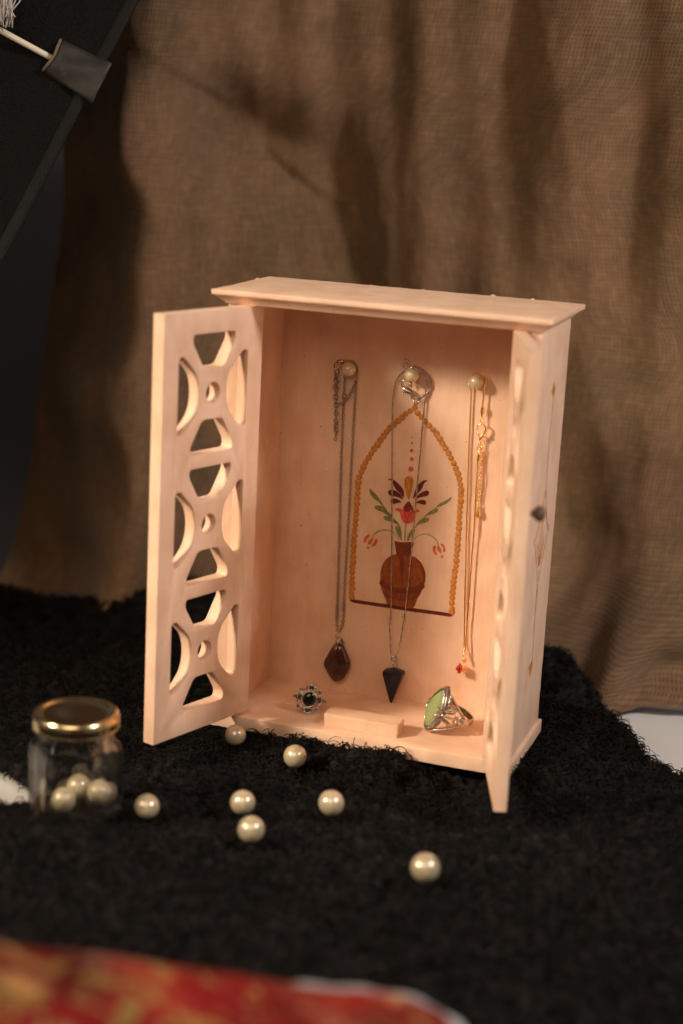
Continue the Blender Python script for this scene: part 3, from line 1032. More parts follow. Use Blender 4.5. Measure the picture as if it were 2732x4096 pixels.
# decoration on the outside of the right wall (y, z in mm)
RW = [c for c in CAB.children if c.name.startswith('side_wall')][-1]
for pts in ([(40.92, 225.44), (46.16, 220.14), (43.36, 215.13), (36.43, 219.89)], [(44.89, 58.28), (45.88, 53.29), (41.12, 47.03), (35.41, 55.65)]):
    panel_poly('painted_diamond', pts, P_ochre, 0.00016, RW, 'x')
for pts, w in (([(43.36, 215.13), (41.87, 198.66), (41.42, 184.44), (42.59, 168.97), (43.53, 160.24)], 0.45), ([(43.61, 161.08), (48.25, 149.8), (54.41, 139.77), (60.03, 133.43), (61.54, 136.87)], (0.4, 1.0)),
               ([(43.11, 160.33), (36.29, 151.51), (28.88, 140.35), (24.54, 134.53)], 0.5), ([(23.71, 136.86), (21.43, 134.84), (24.31, 132.03)], 1.0),
               ([(25.14, 131.84), (34.48, 117.52), (40.19, 103.86), (41.21, 95.67)], 0.45), ([(58.52, 133.16), (48.89, 117.44), (43.07, 106.62), (41.64, 95.56)], 0.45),
               ([(40.86, 96.65), (41.5, 84.11), (43.2, 68.48), (43.58, 57.61)], 0.45)):
    stroke('painted_line', pts, w, P_tulip_dk, 0.00014, 'x', RW)
for pts in ([(41.27, 115.83), (42.14, 130.4), (40.49, 143.3)], [(40.41, 116.04), (38.78, 126.87), (36.34, 135.64)], [(39.56, 116.25), (35.94, 124.09), (32.42, 131.65)],
            [(41.77, 116.57), (45.34, 127.04), (46.78, 135.84)], [(42.63, 116.36), (47.34, 124.82), (50.26, 132.86)]):
    stroke('painted_feather', pts, (0.5, 1.1), P_ochre, 0.00016, 'x', RW)
stroke('painted_feather', [(41.11, 114.12), (42.21, 106.84), (42.88, 99.63)], (0.9, 0.4), P_greenl, 0.00014, 'x', RW)
for c in [(41.33, 185.72), (41.28, 79.29)]:
    dot('painted_dot', c, 0.8, P_ochre, 0.00016, 'x', RW, 1.5)

# pearl-headed pins in the back panel
PINS = [(0.0, 0.0)] * 3
PIN_XZ = [(53.41, 215.91), (93.41, 216.14), (133.19, 216.27)]
pv = ball((0, 0, 0), 0.0044, 28, 20)
pin_me = py_mesh('pearl_head', pv[0], pv[1])
pin_me.materials.append(M_pearl_in)
pin_me.shade_smooth()
rod = loft([[(0.0005 * math.cos(a), y, 0.0005 * math.sin(a)) for a in [2 * math.pi * k / 8 for k in range(8)]] for y in (-0.0030, 0.0068)])
for a, b in PIN_XZ:
    pn = solid('pearl_pin', xf(rod, Matrix.Translation((0, 0, 0))), M_steel, CAB, loc=(a / 1000, YF - 0.0062, b / 1000))
    o = link('pearl_head', pin_me, None, pn)
    o.scale = (1, 1, random.uniform(0.96, 1.0))

# ------------------------------------------------------------------ necklaces
def wall_path(pts, off):
    """points x,z in mm on the panel -> 3D points at a distance off (m) in front of it"""
    n = len(pts)
    if not hasattr(off, '__len__'):
        off = [off, off]
    o = np.interp(np.linspace(0, 1, n), np.linspace(0, 1, len(off)), off)
    return [V((a / 1000, YF - float(o[i]), b / 1000)) for i, (a, b) in enumerate(pts)]


def link_mesh(name, L, Wd, r, m, sides=6, seg=14):
    pts = []
    for k in range(seg):
        a = 2 * math.pi * k / seg
        pts.append(V((math.cos(a) * Wd / 2, 0, math.sin(a) * L / 2)))
    vs, fs = tube(pts, r, sides, True)
    me = py_mesh(name, vs, fs)
    me.materials.append(m)
    me.shade_smooth()
    return me


def chain(parent, name, me, path, pitch, face=V((0, -1, 0)), jitter=0.25, alternate=True, start=0):
    pts = resample(path, pitch)
    for i in range(len(pts)):
        d = (pts[min(i + 1, len(pts) - 1)] - pts[max(i - 1, 0)]).normalized()
        f = (face - d * face.dot(d)).normalized()
        x = d.cross(f) * -1
        ang = (math.pi / 2 if ((i + start) % 2 and alternate) else 0) + random.uniform(-jitter, jitter)
        f2 = f * math.cos(ang) + x * math.sin(ang)
        x2 = d.cross(f2) * -1
        mt = Matrix((x2, -f2, d)).transposed().to_4x4()
        mt.translation = pts[i]
        o = link(name, me, None, parent)
        o.matrix_local = mt
    return pts


def ring_vf(c, rad, r, axis, sides=8, seg=20, squash=1.0):
    c = V(c)
    ax = V(axis).normalized()
    u = ax.orthogonal().normalized()
    if abs(ax.z) < 0.95:
        u = (V((0, 0, 1)) - ax * ax.z).normalized()
    w = ax.cross(u)
    return tube([c + u * (math.cos(2 * math.pi * k / seg) * rad) + w * (math.sin(2 * math.pi * k / seg) * rad * squash) for k in range(seg)], r, sides, True)


# 1: fine steel chain with a brown stone
N1 = thing('stone_necklace', 'fine dark silver link chain necklace with a brown polished stone pendant, on the left pin', 'necklace', (0, 0, 0), 'necklaces hanging inside the cabinet')
LK = link_mesh('chain_link', 0.00225, 0.00165, 0.00024, M_steel)
left_strand = wall_path([(49.85, 213.44), (49.77, 210.48), (49.62, 207.51), (49.6, 203.36), (49.73, 198.62), (49.63, 193.56), (49.69, 183.22), (49.94, 163.21), (50.63, 134.93), (51.52, 110.44), (52, 85.63), (52.71, 56.37), (52.47, 64.51), (52.49, 56.92), (53.15, 49.89)], 0.0014)
right_strand = wall_path([(50.89, 219.88), (52.87, 220.36), (55.07, 219.41), (56.79, 217.37), (57.39, 214.78), (57.05, 211.51), (56.83, 208.83), (56.9, 205.4), (56.94, 195.92), (56.88, 187.99), (56.83, 169.63), (56.81, 151.92), (56.9, 127.56), (56.93, 107.04), (56.63, 86.29), (56.72, 61.18), (56.74, 67.03), (56.96, 59.49), (56.6, 51.84), (54.41, 47.89)], 0.0014)
swag = wall_path([(56.66, 208.31), (55.48, 204.64), (54.12, 201.25), (52.47, 197.52), (49.87, 194.12), (47.11, 193.53), (44.31, 193.53)], 0.002)
for pth in (left_strand, right_strand, swag):
    chain(N1, 'chain_link', LK, pth, 0.00168, jitter=0.12)
LB = link_mesh('extender_link', 0.0037, 0.0029, 0.00036, M_steel)
ext = wall_path([(44.31, 212.64), (44.05, 208.77), (44.6, 204.38), (44.71, 201.13), (44.37, 198.12), (44.81, 194.59), (45.15, 191.05), (45.2, 187.18), (45.22, 185.08), (45.45, 182.42), (45.64, 178.84), (45.82, 175.56), (45.6, 172.52)], 0.0018)
chain(N1, 'extender_link', LB, ext, 0.00255, jitter=0.5)
chain(N1, 'extender_link', LB, wall_path([(44.67, 210.77), (45.78, 207.34), (44.09, 204.21), (45.48, 201.38)], 0.003), 0.0026, jitter=0.8, start=1)
p = wall_path([(45.71, 171.25), (50.17, 198.49), (46.43, 198.84), (44.25, 195.94), (49.94, 194.16)], 0.0022)
solid('end_ring', ring_vf(p[0], 0.0009, 0.00025, (0, -1, 0)), M_steel, N1)
solid('end_bead', ball(p[1], 0.0015, 14, 10), M_steel, N1)
cl = wall_path([(48.98, 219.75), (47.28, 219.73), (45.44, 219.55), (43.94, 218.66), (43.1, 217.11), (43.35, 215.36), (44.47, 214.59), (46.29, 215.22), (47.76, 216.54)], 0.003)
solid('clasp', join(tube(spline(cl, 4), [0.0013 - 0.0008 * min(1, abs(i - 4) / 16) if i < 10 else 0.00055 for i in range(33)], 8)), M_silver, N1)
# stone pendant
SP = [(55.92, 40.76), (58.25, 40.17), (60.48, 36.32), (62.95, 31.46), (63.74, 27.51), (62.23, 21.75), (59.5, 17.08), (56.23, 15.05), (53.82, 14.94), (51.29, 16.99), (48.23, 21.65), (46.06, 26.12), (48.98, 33.31), (52.06, 39.06), (53.9, 40.64)]
sp = smooth_poly(SP, 3)
scx = sum(q[0] for q in sp) / len(sp)
scz = sum(q[1] for q in sp) / len(sp)
rings = []
for s, yy in ((0.35, 0.0002), (0.80, 0.0006), (0.95, 0.0016), (1.0, 0.0030), (0.97, 0.0044), (0.86, 0.0057), (0.62, 0.0065), (0.30, 0.0068)):
    rings.append([((scx + (q[0] - scx) * s) / 1000, YF - yy - 0.0003, (scz + (q[1] - scz) * s) / 1000) for q in sp])
solid('stone_pendant', loft(rings[::-1]), M_stone, N1, True)
bl = [(55.8, 44.64), (56.24, 42.57), (56.06, 39.69), (55.69, 37.73), (54.95, 36.28), (54.02, 37.46), (53.73, 39.32), (54.48, 42.3)]
bl = smooth_poly(bl, 3)
bcx = sum(q[0] for q in bl) / len(bl)
bcz = sum(q[1] for q in bl) / len(bl)
rings = [[((bcx + (q[0] - bcx) * s) / 1000, YF - yy, (bcz + (q[1] - bcz) * s) / 1000) for q in bl] for s, yy in ((1.0, 0.0062), (1.0, 0.0074), (0.85, 0.0082), (0.4, 0.0086))]
top = wall_path([(55.52, 43.06), (56.42, 44.15), (57.43, 43.35), (57.92, 41.29)], [0.0075, 0.006, 0.004, 0.002])
solid('bail', join(loft(rings[::-1]), tube(spline(top, 4), 0.0009, 8, flat=(1, 1))), M_silver, N1, True, 60)
jr = wall_path([(54.58, 45.89), (54.15, 49.63)], 0.004)
solid('jump_ring', join(ring_vf(jr[0], 0.0014, 0.00026, (0.7, -0.7, 0)), ring_vf(jr[1], 0.0011, 0.00035, (0.3, -0.9, 0.2), squash=0.8)), M_silver, N1)

# 2: snake chain with a dark cone
N2 = thing('cone_necklace', 'silver snake chain necklace with a dark blue cone shaped stone pendant, on the middle pin', 'necklace', (0, 0, 0), 'necklaces hanging inside the cabinet')
SN = 0.00048
sl = wall_path([(93.86, 220.49), (91.48, 220.11), (89.45, 219.03), (87.43, 217.52), (85.14, 215.54), (83.2, 212.72), (82.02, 209.67), (81.48, 206.1), (81.16, 201.36), (81.1, 194.87), (81.31, 188.99), (81.84, 180.15), (82.56, 167.04), (84.01, 143.18), (85.81, 110.97), (87.38, 78.28), (88.22, 57.58), (88.01, 62.59), (87.88, 59.28), (88.58, 53.26), (90, 45.45), (91.3, 39.5), (92.24, 36.57)],
               [0.003] * 4 + [0.0022, 0.0018, 0.0016] + [0.0014] * 10 + [0.002, 0.003, 0.0045, 0.006, 0.007])
srr = wall_path([(89.23, 222.5), (91.4, 221.41), (94.78, 220.29), (97.58, 218.68), (99.81, 216.73), (101.52, 213.41), (102.09, 210.27), (101.86, 206.46), (101.61, 202.93), (101.3, 198.5), (101.02, 191.14), (100.85, 182.28), (100.73, 184.93), (100.55, 169.13), (99.81, 149.14), (99.48, 129.01), (98.58, 104.54), (97.82, 83.92), (97, 61.42), (97.13, 66.76), (96.64, 59.66), (96, 51.1), (95.1, 42.94), (93.5, 36.06), (92.29, 36.43)],
                [0.004, 0.004, 0.004, 0.004, 0.0036, 0.0032, 0.003, 0.003] + [0.0018] * 11 + [0.0018, 0.002, 0.003, 0.0045, 0.006, 0.007])
slp = wall_path([(92.5, 221.17), (94.92, 220.98), (97.37, 220.2), (100.49, 218.19), (102.74, 215.81), (104.29, 212.77), (104.69, 209.9), (103.91, 207.19), (102.25, 205.12), (100.54, 203.63)], 0.0012)
vf = join(*[tube(resample(spline(q, 8), 0.00022), SN, 8, False, twist=2 * math.pi / 0.00075, lobes=1, lobe_amp=0.10) for q in (sl, srr, slp)])
solid('snake_chain', vf, M_silver, N2, True)
c = lambda pts, off: wall_path(pts, off)
tr = wall_path([(88.29, 221.14), (93.9, 202.85), (96.42, 200.25), (96.28, 198.71)], 0.003)
solid('jump_ring', ring_vf(tr[0], 0.0018, 0.00035, (0.35, -0.93, 0), squash=0.8), M_silver, N2)
solid('jump_ring', ring_vf(tr[1], 0.0013, 0.00035, (0.2, -0.9, 0.2)), M_silver, N2)
solid('jump_ring', ring_vf(tr[2], 0.0017, 0.00032, (0.75, -0.6, 0.3)), M_silver, N2)
solid('jump_ring', ring_vf(tr[3], 0.0010, 0.00026, (0.1, -0.95, 0.1)), M_silver, N2)
solid('end_wire', tube(spline(wall_path([(86.76, 223.47), (86.95, 224.65), (87.98, 225.13), (89.23, 224.44), (90.66, 223.13)], 0.002), 4), 0.00022, 6), M_silver, N2)
cb = wall_path([(87.68, 208.25), (89.42, 206.97), (91.58, 206.17), (94.08, 204.83)], 0.004)
solid('clasp', join(tube(spline(cb, 5), [0.0005 + 0.0014 * math.sin(math.pi * (0.1 + 0.75 * i / 15)) for i in range(16)], 10, flat=(1, 0.7)),
                    tube(spline(wall_path([(88.18, 207.57), (86.88, 209.05), (86.43, 210.46), (87.01, 211.83), (88.46, 212.77)], 0.004), 4), 0.0005, 8),
                    tube(wall_path([(90.09, 205.87), (88.36, 204.67), (87.85, 204.12)], 0.0045), [0.0004, 0.0007, 0.0008], 8),
                    tube(wall_path([(91.71, 211.29), (93.08, 208.66)], 0.0035), 0.0006, 8)), M_silver, N2)
solid('end_cap', tube(wall_path([(101.46, 204.58), (99.99, 203.99), (99.45, 203.05), (98.18, 201.9), (97.33, 201.08)], 0.003), [0.0006, 0.0011, 0.0007, 0.0009, 0.0005], 10), M_silver, N2)
CT = [(94.13, 28.25), (94.75, 8.76), (93.93, 37.67)]
cxm, czg, czt = CT[0][0] / 1000, CT[0][1] / 1000, CT[1][1] / 1000
R6 = 0.0073


def hexring(r, z, y0=YF - 0.0082, rot=0.5236, n=12, rnd=0.0, dx=0.0):
    out = []
    for k in range(n):
        a = 2 * math.pi * k / n
        f = 1.0 if k % 2 == 0 else math.cos(math.pi / 6) * (1 + rnd)
        out.append((cxm + dx + r * f * math.cos(a + rot), y0 + r * f * math.sin(a + rot), z))
    return out


tilt = -0.00055
solid('cone_pendant', loft([hexring(0.0005, czt, rnd=0.1, dx=tilt), hexring(0.0011, czt + 0.0011, rnd=0.1, dx=tilt), hexring(R6 * 0.985, czg - 0.0004), hexring(R6, czg + 0.0004), hexring(R6 * 0.93, czg + 0.0018),
                             hexring(R6 * 0.55, czg + 0.0027), hexring(0.0008, czg + 0.0031)]), M_blue, N2, True, 28)
rg = V((CT[2][0] / 1000, YF - 0.0078, CT[2][1] / 1000))
solid('bail', join(ring_vf(rg, 0.0020, 0.00042, (0.3, -0.95, 0)), ring_vf(rg + V((0, 0, -0.0030)), 0.0010, 0.00040, (0.9, -0.3, 0)),
                   tube([rg + V((0, -0.0003, -0.0036)), V((cxm, YF - 0.0082, czg + 0.0028))], 0.00055, 8)), M_silver, N2)

# 3: gold chain with a red flower
N3 = thing('flower_necklace', 'thin gold chain necklace with a small red flower pendant, on the right pin', 'necklace', (0, 0, 0), 'necklaces hanging inside the cabinet')
PC = PIN_XZ[2]
loop = [V((PC[0] / 1000 + 0.0004 + 0.0048 * math.cos(a), YF - 0.0035, PC[1] / 1000 + 0.0003 + 0.0048 * math.sin(a))) for a in [math.radians(x) for x in range(-110, 236, 12)]]
gl = wall_path([(127.9, 214.18), (129.35, 211.57), (129.78, 203.59), (130.15, 192.52), (130.52, 181.4), (130.07, 194.47), (130.55, 176.6), (131.71, 149.17), (132.6, 125.38), (133.9, 101.39), (135.26, 73.05), (134, 96.05), (134.74, 79.86), (135.83, 61.54), (136.43, 52.46), (136.78, 48.37), (137.08, 45.1)], [0.003, 0.0022] + [0.0016] * 12 + [0.003, 0.0045])
gr1 = wall_path([(137.65, 216.69), (137.66, 212.84), (137.68, 208.72), (137.56, 204.57), (137.56, 200.7)], 0.0032)
gr2 = wall_path([(136.97, 169.34), (137.26, 160.37), (137.27, 153.15), (137.59, 138.66), (137.85, 121.87), (137.47, 150.09), (137.71, 130.27), (137.55, 110.22), (137.68, 85.94), (137.57, 67.11), (137.78, 80.57), (137.5, 70.3), (137.54, 60.03), (137.74, 52.96), (137.67, 48.19), (137.39, 45.04), (138.26, 41.86)], [0.0035] * 5 + [0.0028] * 5 + [0.0028] * 3 + [0.0035, 0.0042, 0.005, 0.005])
GR = 0.00046
vf = join(*[tube(resample(spline(q, 8), 0.00025), GR, 9, False, twist=2 * math.pi / 0.0013, lobes=3, lobe_amp=0.24) for q in (loop, gl, gr1, gr2)])
solid('rope_chain', vf, M_gold, N3, True)


def cup(path, rads):
    return tube(path, rads, 12)


capA = wall_path([(137.79, 201.16), (137.77, 199.5), (137.73, 198.11), (137.69, 196.72), (137.62, 195.75)], 0.0036)
solid('end_cap', cup(capA, [0.0013, 0.00135, 0.0013, 0.0009, 0.0004]), M_gold, N3, True, 50)
solid('jump_ring', join(ring_vf(wall_path([(137.74, 194.1)], 0.0036)[0], 0.0009, 0.00030, (0.2, -0.9, 0.3)),
                        ring_vf(wall_path([(137.82, 192.3)], 0.0036)[0], 0.0010, 0.00025, (0.85, -0.4, 0))), M_gold, N3)
hk = wall_path([(135.72, 187.07), (135.25, 188.13), (135.66, 189.84), (136.85, 190.95), (138.38, 191.12), (139.86, 190.03), (140.68, 188.46), (140.4, 186.62), (139.27, 184.68), (138, 182.87), (137.42, 181.13)], 0.0042)
hk = spline(hk, 4)
solid('clasp', join(tube(hk, [0.00035 + 0.0009 * (i / (len(hk) - 1)) ** 2.2 * (1 if i < len(hk) - 4 else (len(hk) - i) / 4) for i in range(len(hk))], 10),
                    tube(wall_path([(135.5, 186.21), (136.3, 184.91), (137.25, 183.48)], 0.0042), 0.00045, 8),
                    tube(wall_path([(139.62, 183.75), (140.99, 184.32), (141.69, 184.26)], 0.0042), [0.0004, 0.0008, 0.0005], 8)), M_gold, N3)
capB = wall_path([(137.18, 174.92), (137.5, 173.53), (137.66, 171.4), (137.41, 169.79), (137.36, 168.49)], 0.0034)
solid('end_cap', cup(capB, [0.0004, 0.0009, 0.00135, 0.0013, 0.00125]), M_gold, N3, True, 50)
solid('jump_ring', join(ring_vf(wall_path([(137.08, 176.34)], 0.0036)[0], 0.0009, 0.00026, (0.2, -0.95, 0)),
                        ring_vf(wall_path([(137.59, 179.26)], 0.0036)[0], 0.0010, 0.00026, (0.6, -0.75, 0))), M_gold, N3)
LG = link_mesh('extender_link', 0.0030, 0.0024, 0.00026, M_gold)
chain(N3, 'extender_link', LG, wall_path([(138.93, 179.24), (138.91, 173.51), (139.04, 167.79), (139.22, 161.33), (139.3, 156.29), (139.2, 152.66), (139.1, 149.03), (139.04, 145.76), (139.06, 142.49)], 0.0026), 0.00245, jitter=0.6)
dp = wall_path([(139.23, 141.2), (139.47, 138.9), (139.73, 136.38), (139.71, 134.56), (139.66, 133.24)], 0.0028)
solid('drop_charm', tube(spline(dp, 3), [0.0003 + 0.0011 * math.sin(math.pi * min(1, (i / 12)) ** 1.6 * 0.93) for i in range(13)], 12), M_gold, N3)
FP = wall_path([(136.64, 37.23), (139.86, 37.75), (138.04, 43.27)], 0.005)
ctr = FP[0]
ax = V((-0.80, -0.58, 0.10)).normalized()
ux = V((0, 0, 1)) - ax * ax.z
ux.normalize()
wx = ax.cross(ux)


def petal(ang, r, tilt_, size):
    d = ux * math.cos(ang) + wx * math.sin(ang)
    c = ctr + ax * (0.0010 + 0.0006 * tilt_) + d * r
    nrm = (ax * math.cos(0.5) - d * math.sin(0.5)).normalized()
    t1 = nrm.cross(d).normalized()
    t2 = t1.cross(nrm)
    mt = Matrix((t2, t1, nrm)).transposed().to_4x4()
    mt.translation = c
    return xf(ball((0, 0, 0), 1, 12, 8, (size * 1.15, size, size * 0.32)), mt)


for k in range(5):
    solid('petal', petal(2 * math.pi * k / 5 + 0.3, 0.0019, 0, 0.0016), M_red, N3)
solid('flower_heart', join(*[petal(2 * math.pi * k / 3, 0.0008, 3.0, 0.0010) for k in range(3)], ball(ctr + ax * 0.0030, 0.0011, 12, 8)), M_red, N3)
prongs = []
for k in range(4):
    a = math.pi / 4 + k * math.pi / 2
    d = ux * math.cos(a) + wx * math.sin(a)
    prongs.append(tube([ctr + ax * 0.0014 + d * 0.0024, ctr + d * 0.0023, ctr - ax * 0.0030 + d * 0.0017], 0.00038, 6))
prongs.append(tube([ctr - ax * 0.0004 + (ux * math.cos(a) + wx * math.sin(a)) * 0.0022 for a in [math.pi / 4 + k * math.pi / 2 for k in range(4)]], 0.0003, 6, True))
prongs.append(tube([ctr - ax * 0.0029 + (ux * math.cos(a) + wx * math.sin(a)) * 0.0017 for a in [math.pi / 4 + k * math.pi / 2 for k in range(4)]], 0.00036, 6, True))
solid('claw_setting', join(*prongs), M_gold, N3, True, 50)
solid('bail', ring_vf(FP[2] + V((0, 0, -0.0001)), 0.0015, 0.00036, (0.5, -0.85, 0), squash=0.7), M_gold, N3)

# ------------------------------------------------------------------ rings
FZ = 0.0084
# black stone ring: local x right, y up on the head, z out of the head
R1 = thing('black_stone_ring', 'silver ring with an oval black stone in an openwork flower frame', 'ring', (0.0524, 0.0215, FZ), 'rings standing on the cabinet floor')
hz = V((0.30, -0.92, 0.26)).normalized()
hy = (V((-0.06, 0.10, 1)))
hy = (hy - hz * hy.dot(hz)).normalized()
rot = Matrix.Rotation(math.radians(-9), 3, hz)
hy = rot @ hy
hx = hy.cross(hz)
mh = Matrix((hx, hy, hz)).transposed().to_4x4()
mh.translation = V((0.0008, 0.0015, 0.0093))


def H1(vf):
    return xf(vf, mh)


def lring(c, rx, ry, r, seg=24, sides=6, z=0.0):
    return tube([V((c[0] + rx * math.cos(2 * math.pi * k / seg), c[1] + ry * math.sin(2 * math.pi * k / seg), z)) for k in range(seg)], r, sides, True)


ov = lambda s, z: [(0.0038 * s * math.cos(2 * math.pi * k / 28), 0.0044 * s * math.sin(2 * math.pi * k / 28), z) for k in range(28)]
solid('black_stone', H1(loft([ov(1, -0.0008), ov(1, 0.0004), ov(0.9, 0.0009), ov(0.6, 0.0013), ov(0.2, 0.00145)])), M_onyx, R1)
solid('bezel', H1(lring((0, 0), 0.0040, 0.0046, 0.00042)), M_silver, R1)
back, rims, beads_ = [], [], []
for k in range(4):
    a = math.pi / 2 * k
    rr = 0.0066 if k % 2 else 0.0060
    R2 = Matrix.Rotation(a, 4, 'Z')
    fan = [V((0.0045 if k % 2 == 0 else 0.0050, 0, 0)), V((0.0060, 0.0021, 0)), V((0.0068, 0.0031, 0)), V((0.0076, 0.0030, 0)), V((0.0079, 0.0014, 0)), V((0.0094, 0, 0)), V((0.0079, -0.0014, 0)), V((0.0076, -0.0030, 0)), V((0.0068, -0.0031, 0)), V((0.0060, -0.0021, 0))]
    if k % 2 == 0:
        fan = [V((p.x - 0.0007, p.y, 0)) for p in fan]
    rims.append(xf(tube(fan, 0.00036, 6, True), R2))
    back.append(xf(loft([[(p.x, p.y, -0.0006) for p in fan], [(p.x, p.y, -0.0001) for p in fan]]), R2))
    sh = 0.0 if k % 2 else -0.0007
    for bx, by in ((0.0058, 0), (0.0070, 0.0017), (0.0070, -0.0017), (0.0082, 0)):
        beads_.append(xf(ball((bx + sh, by, 0.0001), 0.00055, 10, 7), R2))
    R3 = Matrix.Rotation(a + math.pi / 4 + (0.06 if k % 2 else -0.06), 4, 'Z')
    sq = [V((0.0068, 0.0010, 0)), V((0.0088, 0.0010, 0)), V((0.0088, -0.0010, 0)), V((0.0068, -0.0010, 0))]
    sqr = Matrix.Translation((0.0078, 0, 0)) @ Matrix.Rotation(-math.pi / 4, 4, 'Z') @ Matrix.Translation((-0.0078, 0, 0))
    rims.append(xf(xf(tube(sq, 0.00036, 6, True), sqr), R3))
    back.append(xf(xf(loft([[(p.x, p.y, -0.0006) for p in sq], [(p.x, p.y, -0.0001) for p in sq]]), sqr), R3))
    beads_.append(xf(ball((0.0078, 0, 0.0001), 0.00058, 10, 7), R3))
    for s in (1, -1):
        rims.append(xf(tube([V((0.0069, 0.0006 * s, -0.0004)), V((0.0062, 0.0020 * s, -0.0004)), V((0.0054, 0.0034 * s, -0.0004))], 0.00062, 6), R3))
solid('frame_backing', H1(join(*back)), M_oxide, R1, True, 40)
solid('frame_rim', H1(join(*rims)), M_silver, R1, True)
solid('bead_trim', H1(join(*beads_)), M_silver, R1)
bc = V((0.0008, 0.0015, 0.0093)) - hz * 0.0095 + V((0, 0, 0.0))
bx = hx
by = (V((0, 1, -0.33)) - bx * V((0, 1, -0.33)).dot(bx)).normalized()
bc = V((0.0008, 0.0015, 0.0092)) + by * 0.0095
solid('band', tube([bc + bx * (0.0098 * math.cos(2 * math.pi * k / 40)) + by * (0.0098 * math.sin(2 * math.pi * k / 40)) for k in range(40)], 0.00085, 8, True, flat=(0.6, 1.35)), M_silver, R1)

# green stone ring
R2o = thing('green_stone_ring', 'silver filigree ring with a large pointed oval green stone', 'ring', (0.1385, 0.0335, FZ), 'rings standing on the cabinet floor')
lz = V((0.36, 0.10, 0.93)).normalized()          # long axis of the stone
nx_ = V((-0.74, -0.66, 0.26))                    # the way the stone faces
nx_ = (nx_ - lz * nx_.dot(lz)).normalized()
sy = lz.cross(nx_)                                # across the head
mg = Matrix((nx_ * 1.07, sy * 1.07, lz * 1.07)).transposed().to_4x4()
mg.translation = V((0.0028, -0.0010, 0.0122))


def G2(vf):
    return xf(vf, mg)


def marquise(hw, hl, n=40):
    out = []
    R_ = (hw * hw + hl * hl) / (2 * hw)
    a0 = math.asin(hl / R_)
    for s in (1, -1):
        for k in range(n // 2):
            a = -a0 + 2 * a0 * k / (n // 2)
            y = R_ * math.cos(a) - (R_ - hw)
            z = R_ * math.sin(a)
            out.append((s * y, s * z))
    return out


XH = 0.0122
mq = marquise(0.0062, 0.0116)
solid('green_stone', G2(loft([[(XH - 0.0012, y, z) for y, z in mq], [(XH + 0.0004, y, z) for y, z in mq], [(XH + 0.0018, y * 0.78, z * 0.80) for y, z in mq], [(XH + 0.0026, y * 0.40, z * 0.50) for y, z in mq], [(XH + 0.0027, y * 0.1, z * 0.2) for y, z in mq]])), M_jade, R2o, True, 14)
rimA = [V((XH + 0.0004, y, z)) for y, z in marquise(0.0068, 0.0128)]
rimB = [V((XH - 0.0007, y, z)) for y, z in marquise(0.0078, 0.0140)]
rimC = [V((XH - 0.0026, y, z)) for y, z in marquise(0.0080, 0.0142)]
solid('setting_rim', G2(join(tube(rimA, 0.00042, 6, True), tube(rimB, 0.00042, 6, True), tube(rimC, 0.0004, 6, True))), M_silver, R2o)
solid('setting_wall', G2(loft([[(XH - 0.0030, y, z) for y, z in marquise(0.0078, 0.0136)], [(XH - 0.0009, y, z) for y, z in marquise(0.0076, 0.0136)], [(XH + 0.0001, y, z) for y, z in marquise(0.0066, 0.0123)], [(XH - 0.0020, y, z) for y, z in marquise(0.006, 0.011)]], False, False)), M_oxide, R2o, True, 40)
trim = []
for hw, hl, xx, cnt, rr in ((0.0073, 0.0134, XH - 0.0002, 46, 0.00050), (0.0081, 0.0143, XH - 0.0017, 50, 0.00044), (0.0067, 0.0124, XH + 0.0008, 60, 0.00024), (0.0079, 0.0141, XH - 0.0006, 64, 0.00024)):
    m_ = [V((xx, y, z)) for y, z in marquise(hw, hl, 80)]
    m_.append(m_[0].copy())
    per = sum((a - b).length for a, b in zip(m_, m_[1:]))
    for q in resample(m_, per / cnt)[:cnt]:
        trim.append(ball(q, rr, 8, 6))
solid('marcasite_trim', G2(join(*trim)), M_silver, R2o)['kind'] = 'stuff'
arms, leaves = [], []
for s in (1, -1):
    for e in (1, -1):
        arm = spline([V((XH - 0.0025, s * 0.0042, e * 0.0112)), V((XH - 0.0060, s * 0.0076, e * 0.0082)), V((0.0005, s * 0.0094, e * 0.0040)), V((-0.0035, s * 0.0090, e * 0.0012))], 6)
        arms.append(tube(arm, [0.0008 - 0.0002 * i / 18 for i in range(19)], 8, flat=(1.0, 1.2)))
        leaves.append(tube(spline([V((XH - 0.001, s * 0.0062, e * 0.0020)), V((XH - 0.0040, s * 0.0080, e * 0.0026)), V((XH - 0.0066, s * 0.0092, e * 0.0040)), V((XH - 0.0070, s * 0.0090, e * 0.0062))], 4), [0.0010, 0.0011, 0.0012, 0.0012, 0.0012, 0.0013, 0.0013, 0.0013, 0.0012, 0.001, 0.0009, 0.0007, 0.0004], 8))
        leaves.append(tube(spline([V((XH - 0.0005, s * 0.0070, e * 0.0006)), V((XH + 0.0012, s * 0.0062, e * 0.0016)), V((XH + 0.0020, s * 0.0048, e * 0.0030))], 4), [0.0009, 0.001, 0.0011, 0.0012, 0.0012, 0.0011, 0.0009, 0.0006, 0.0003], 8))
    leaves.append(ball((XH - 0.0020, s * 0.0080, 0), 0.0010, 12, 8))
    leaves.append(tube([V((XH - 0.001, s * 0.0078, 0)), V((XH - 0.0060, s * 0.0093, 0)), V((0.002, s * 0.0096, 0)), V((-0.002, s * 0.0094, 0))], [0.0009, 0.0008, 0.0010, 0.0012], 8))
    for fx, fz in ((0.0000, 0.0016), (-0.0012, 0.0), (0.0000, -0.0016), (0.0018, -0.0010), (0.0018, 0.0010)):
        leaves.append(ball((0.0000 + fx, s * 0.0101, fz), 0.00085, 10, 8))
solid('shank_arm', G2(join(*arms)), M_silver, R2o)
solid('filigree', G2(join(*leaves)), M_silver, R2o)
bnd = []
